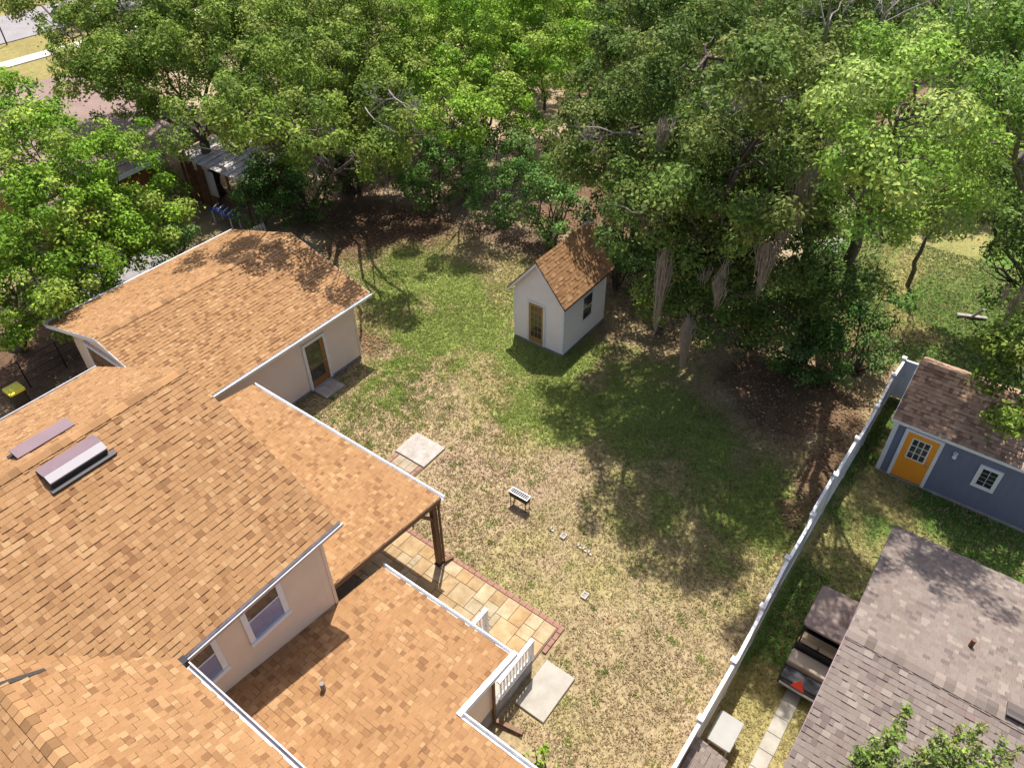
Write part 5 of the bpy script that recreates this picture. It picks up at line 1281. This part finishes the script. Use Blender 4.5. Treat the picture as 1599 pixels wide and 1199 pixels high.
moss('slender moss tail next to the sandy clearing', 26.34, 16.31, 6.60, 1.33, 0.20, 8, 60)
moss('moss beard drooping from the dark tree over the open grass', 27.35, -0.87, 4.40, 1.24, 0.40, 9, 90)
moss('dusty moss mat under the bright leaning tree', 29.30, 2.15, 6.00, 1.13, 0.70, 10, 150)
moss('grey moss clump caught on the bleached limb of the mossy oak', 18.85, 9.00, 11.00, 0.74, 0.32, 11, 90)

# ------------------------------------------------------------------ left neighbours
NH = thing('neighbour_house', 'mauve brown roofed house with orange wall half hidden by trees', 'house', (16.5, 44.0, 0))
MB().slab([(12.0, 36.6, 2.7), (18.6, 36.6, 3.1), (18.6, 53.0, 3.1), (12.0, 53.0, 2.7)], (0, 0, -0.18)).build('roof', M['nroof'], NH)
MB().slab([(18.62, 36.6, 3.1), (24.0, 38.0, 2.7), (24.0, 53.0, 2.7), (18.62, 53.0, 3.1)], (0, 0, -0.18)).build('roof', M['nroof'], NH)
for k in range(16):
    MB().box(12.1, 18.5, 37.4 + k, 37.46 + k, 2.9 - 0.2, 2.92).hexa([(12.1, 37.4 + k, 2.71), (18.5, 37.4 + k, 3.095), (18.5, 37.46 + k, 3.095), (12.1, 37.46 + k, 2.71), (12.1, 37.4 + k, 2.74), (18.5, 37.4 + k, 3.13), (18.5, 37.46 + k, 3.13), (12.1, 37.46 + k, 2.74)]).build('roof_batten', M['nroof'], NH)
MB().hexa([(12.0, 36.56, 2.45), (18.6, 36.56, 2.85), (18.6, 36.6, 2.85), (12.0, 36.6, 2.45), (12.0, 36.56, 2.68), (18.6, 36.56, 3.08), (18.6, 36.598, 3.08), (12.0, 36.598, 2.68)]).build('fascia', M['white'], NH)
MB().box(12.4, 18.4, 37.0, 52.5, 0, 2.48).build('wall', M['rust'], NH)
SH = thing('tin_roof_shack', 'ramshackle open shack with weathered tin roof and rusty boards', 'shack', (21.5, 34.6, 0))
MB().slab([(19.8, 31.9, 2.55), (23.6, 31.9, 2.95), (23.6, 37.2, 2.95), (19.8, 37.2, 2.55)], (0, 0, -0.05)).build('roof', M['tin'], SH)
for k in range(11):
    MB().hexa([(19.78, 31.95 + k * 0.5, 2.551), (23.6, 31.95 + k * 0.5, 2.951), (23.6, 32.0 + k * 0.5, 2.951), (19.78, 32.0 + k * 0.5, 2.551), (19.78, 31.95 + k * 0.5, 2.585), (23.6, 31.95 + k * 0.5, 2.985), (23.6, 32.0 + k * 0.5, 2.985), (19.78, 32.0 + k * 0.5, 2.585)]).build('roof_rib', M['tin'], SH)
for yy in (31.98, 33.2, 34.6, 35.4, 36.2, 37.1):
    MB().box(19.88, 19.98, yy, yy + 0.1, -0.02, 2.5).build('post', M['dark_wood'], SH)
MB().box(23.4, 23.5, 32.0, 37.1, 0, 2.8).build('back_wall', M['dark_wood'], SH)
for k in range(6):
    y = 34.75 + k * 0.38
    MB().box(19.99, 20.03, y, y + 0.36, 0.0, 1.9 + 0.25 * (k % 3)).build('wall_board', M['rust'] if k % 2 else M['dark_wood'], SH)
MB().box(19.84, 19.87, 34.3, 35.0, 0.9, 2.3).build('hatch', M['tin'], SH)
WT = thing('workbench', 'cluttered workbench with white legs in front of the open shack', 'workbench', (19.2, 33.0, 0))
MB().box(18.9, 19.5, 32.3, 33.9, 0.78, 0.83).build('bench_top', M['tarp'], WT)
for xx in (18.95, 19.42):
    for yy in (32.35, 33.82):
        MB().box(xx, xx + 0.05, yy, yy + 0.05, -0.02, 0.78).build('leg', M['white'], WT)
for k in range(4):
    MB().bar((18.95, 32.4 + k * 0.4, 0.90), (19.45, 32.6 + k * 0.42, 0.90), 0.06, 0.12).build('pipe_offcut', M['pvc'], WT)
PL = thing('wooden_pallet', 'weathered grey pallet propped beside the garage end', 'pallet', (18.7, 29.4, 0))
for k in range(7):
    MB().hexa([(17.9 + k * 0.17, 29.30, 0.0), (18.01 + k * 0.17, 29.30, 0.0), (18.01 + k * 0.17, 29.33, 0.0), (17.9 + k * 0.17, 29.33, 0.0), (17.9 + k * 0.17, 29.60, 1.35), (18.01 + k * 0.17, 29.60, 1.35), (18.01 + k * 0.17, 29.63, 1.35), (17.9 + k * 0.17, 29.63, 1.35)]).build('slat', M['tin'], PL)
for t in (0.12, 0.5, 0.88):
    MB().box(17.88, 19.06, 29.335 + 0.3 * t, 29.42 + 0.3 * t, 1.35 * t - 0.04, 1.35 * t + 0.04).build('bearer', M['tin'], PL)
MB().cbox(16.9, 17.7, 29.5, 29.9, -0.03, 1.25, 0.15).build('brush_bin', M['rust'], None, label='rusty brown burn barrel box next to the pallet', cat='bin')
CF = thing('wire_fence', 'dark wire fence running behind the garage along the pale driveway', 'fence', (12.0, 28.9, 0))
for k in range(9):
    x = 5.0 + k * 1.5
    MB().tube([(x, 28.9, -0.05), (x, 28.9, 1.3)], [0.028, 0.028], 6).build('post', M['black'], CF)
for z in (0.25, 0.6, 0.95, 1.25):
    MB().tube([(5.0, 28.9, z), (17.0, 28.9, z)], [0.012, 0.012], 4).build('wire', M['black'], CF)
MB().box(10.5, 15.5, 30.4, 36.4, -0.06, 0.02).build('driveway', M['asphalt'], None, kind='structure')
BN = thing('wheeled_bin', 'dark rubbish bin with bright yellow lid beside the house', 'bin', (5.72, 27.8, 0))
rbox(5.46, 5.98, 27.52, 28.06, 0.04, 0.96, 0.06, 'body', M['black'], BN)
ld = rbox(5.42, 6.02, 27.46, 28.12, 0.963, 1.05, 0.08, 'lid', M['yellow'], BN)
MB().box(5.55, 5.90, 27.62, 27.96, 1.045, 1.062).build('lid_panel', M['yellow'], ld)
MB().tube([(6.06, 27.55, 0.95), (6.06, 28.03, 0.95)], [0.02, 0.02], 8).build('handle', M['black'], BN)
for yy in (27.5, 28.04):
    MB().tube([(5.92, yy, 0.10), (5.92, yy + 0.05, 0.10)], [0.11, 0.11], 12).build('wheel', M['black'], BN)

# ------------------------------------------------------------------ things on the grass beyond
GS = thing('storage_shed', 'little pale grey storage hut glimpsed through the oaks', 'shed', (33.0, 6.9, 0))
MB().box(32.4, 33.6, 6.3, 7.5, 0, 1.25).build('wall', M['tin'], GS)
MB().slab([(32.3, 6.2, 1.26), (33.7, 6.2, 1.26), (33.7, 6.9, 1.62), (32.3, 6.9, 1.62)], (0, 0, -0.05)).build('roof', M['tin'], GS)
MB().slab([(32.3, 6.9, 1.62), (33.7, 6.9, 1.62), (33.7, 7.6, 1.26), (32.3, 7.6, 1.26)], (0, 0, -0.05)).build('roof', M['tin'], GS)
PK = thing('plank_seat', 'grey plank lying across a short leaning stake on the grass', 'plank', (32.8, 0.3, 0))
MB().bar((32.6, 0.75, 0.10), (33.1, -0.35, 0.06), 0.18, 0.05).build('plank', M['dead'], PK)
MB().tube([(32.82, 0.25, -0.05), (32.5, -0.1, 0.75)], [0.06, 0.05], 7).build('stake', M['dead'], PK)
AF = thing('a_frame_stand', 'pale two legged frame standing on bare ground at the wood edge', 'frame', (26.0, 28.2, 0))
for yy in (27.98, 28.42):
    MB().tube([(25.9, yy, -0.03), (26.2, 28.2, 1.9)], [0.025, 0.02], 6).build('leg', M['dead'], AF)
SP = MB().tube([(27.5, 73.0, -0.02), (27.5, 73.0, 3.4)], [0.06, 0.05], 8).build('street_pole', M['iron'], None, label='thin dark pole at the road edge', cat='pole')
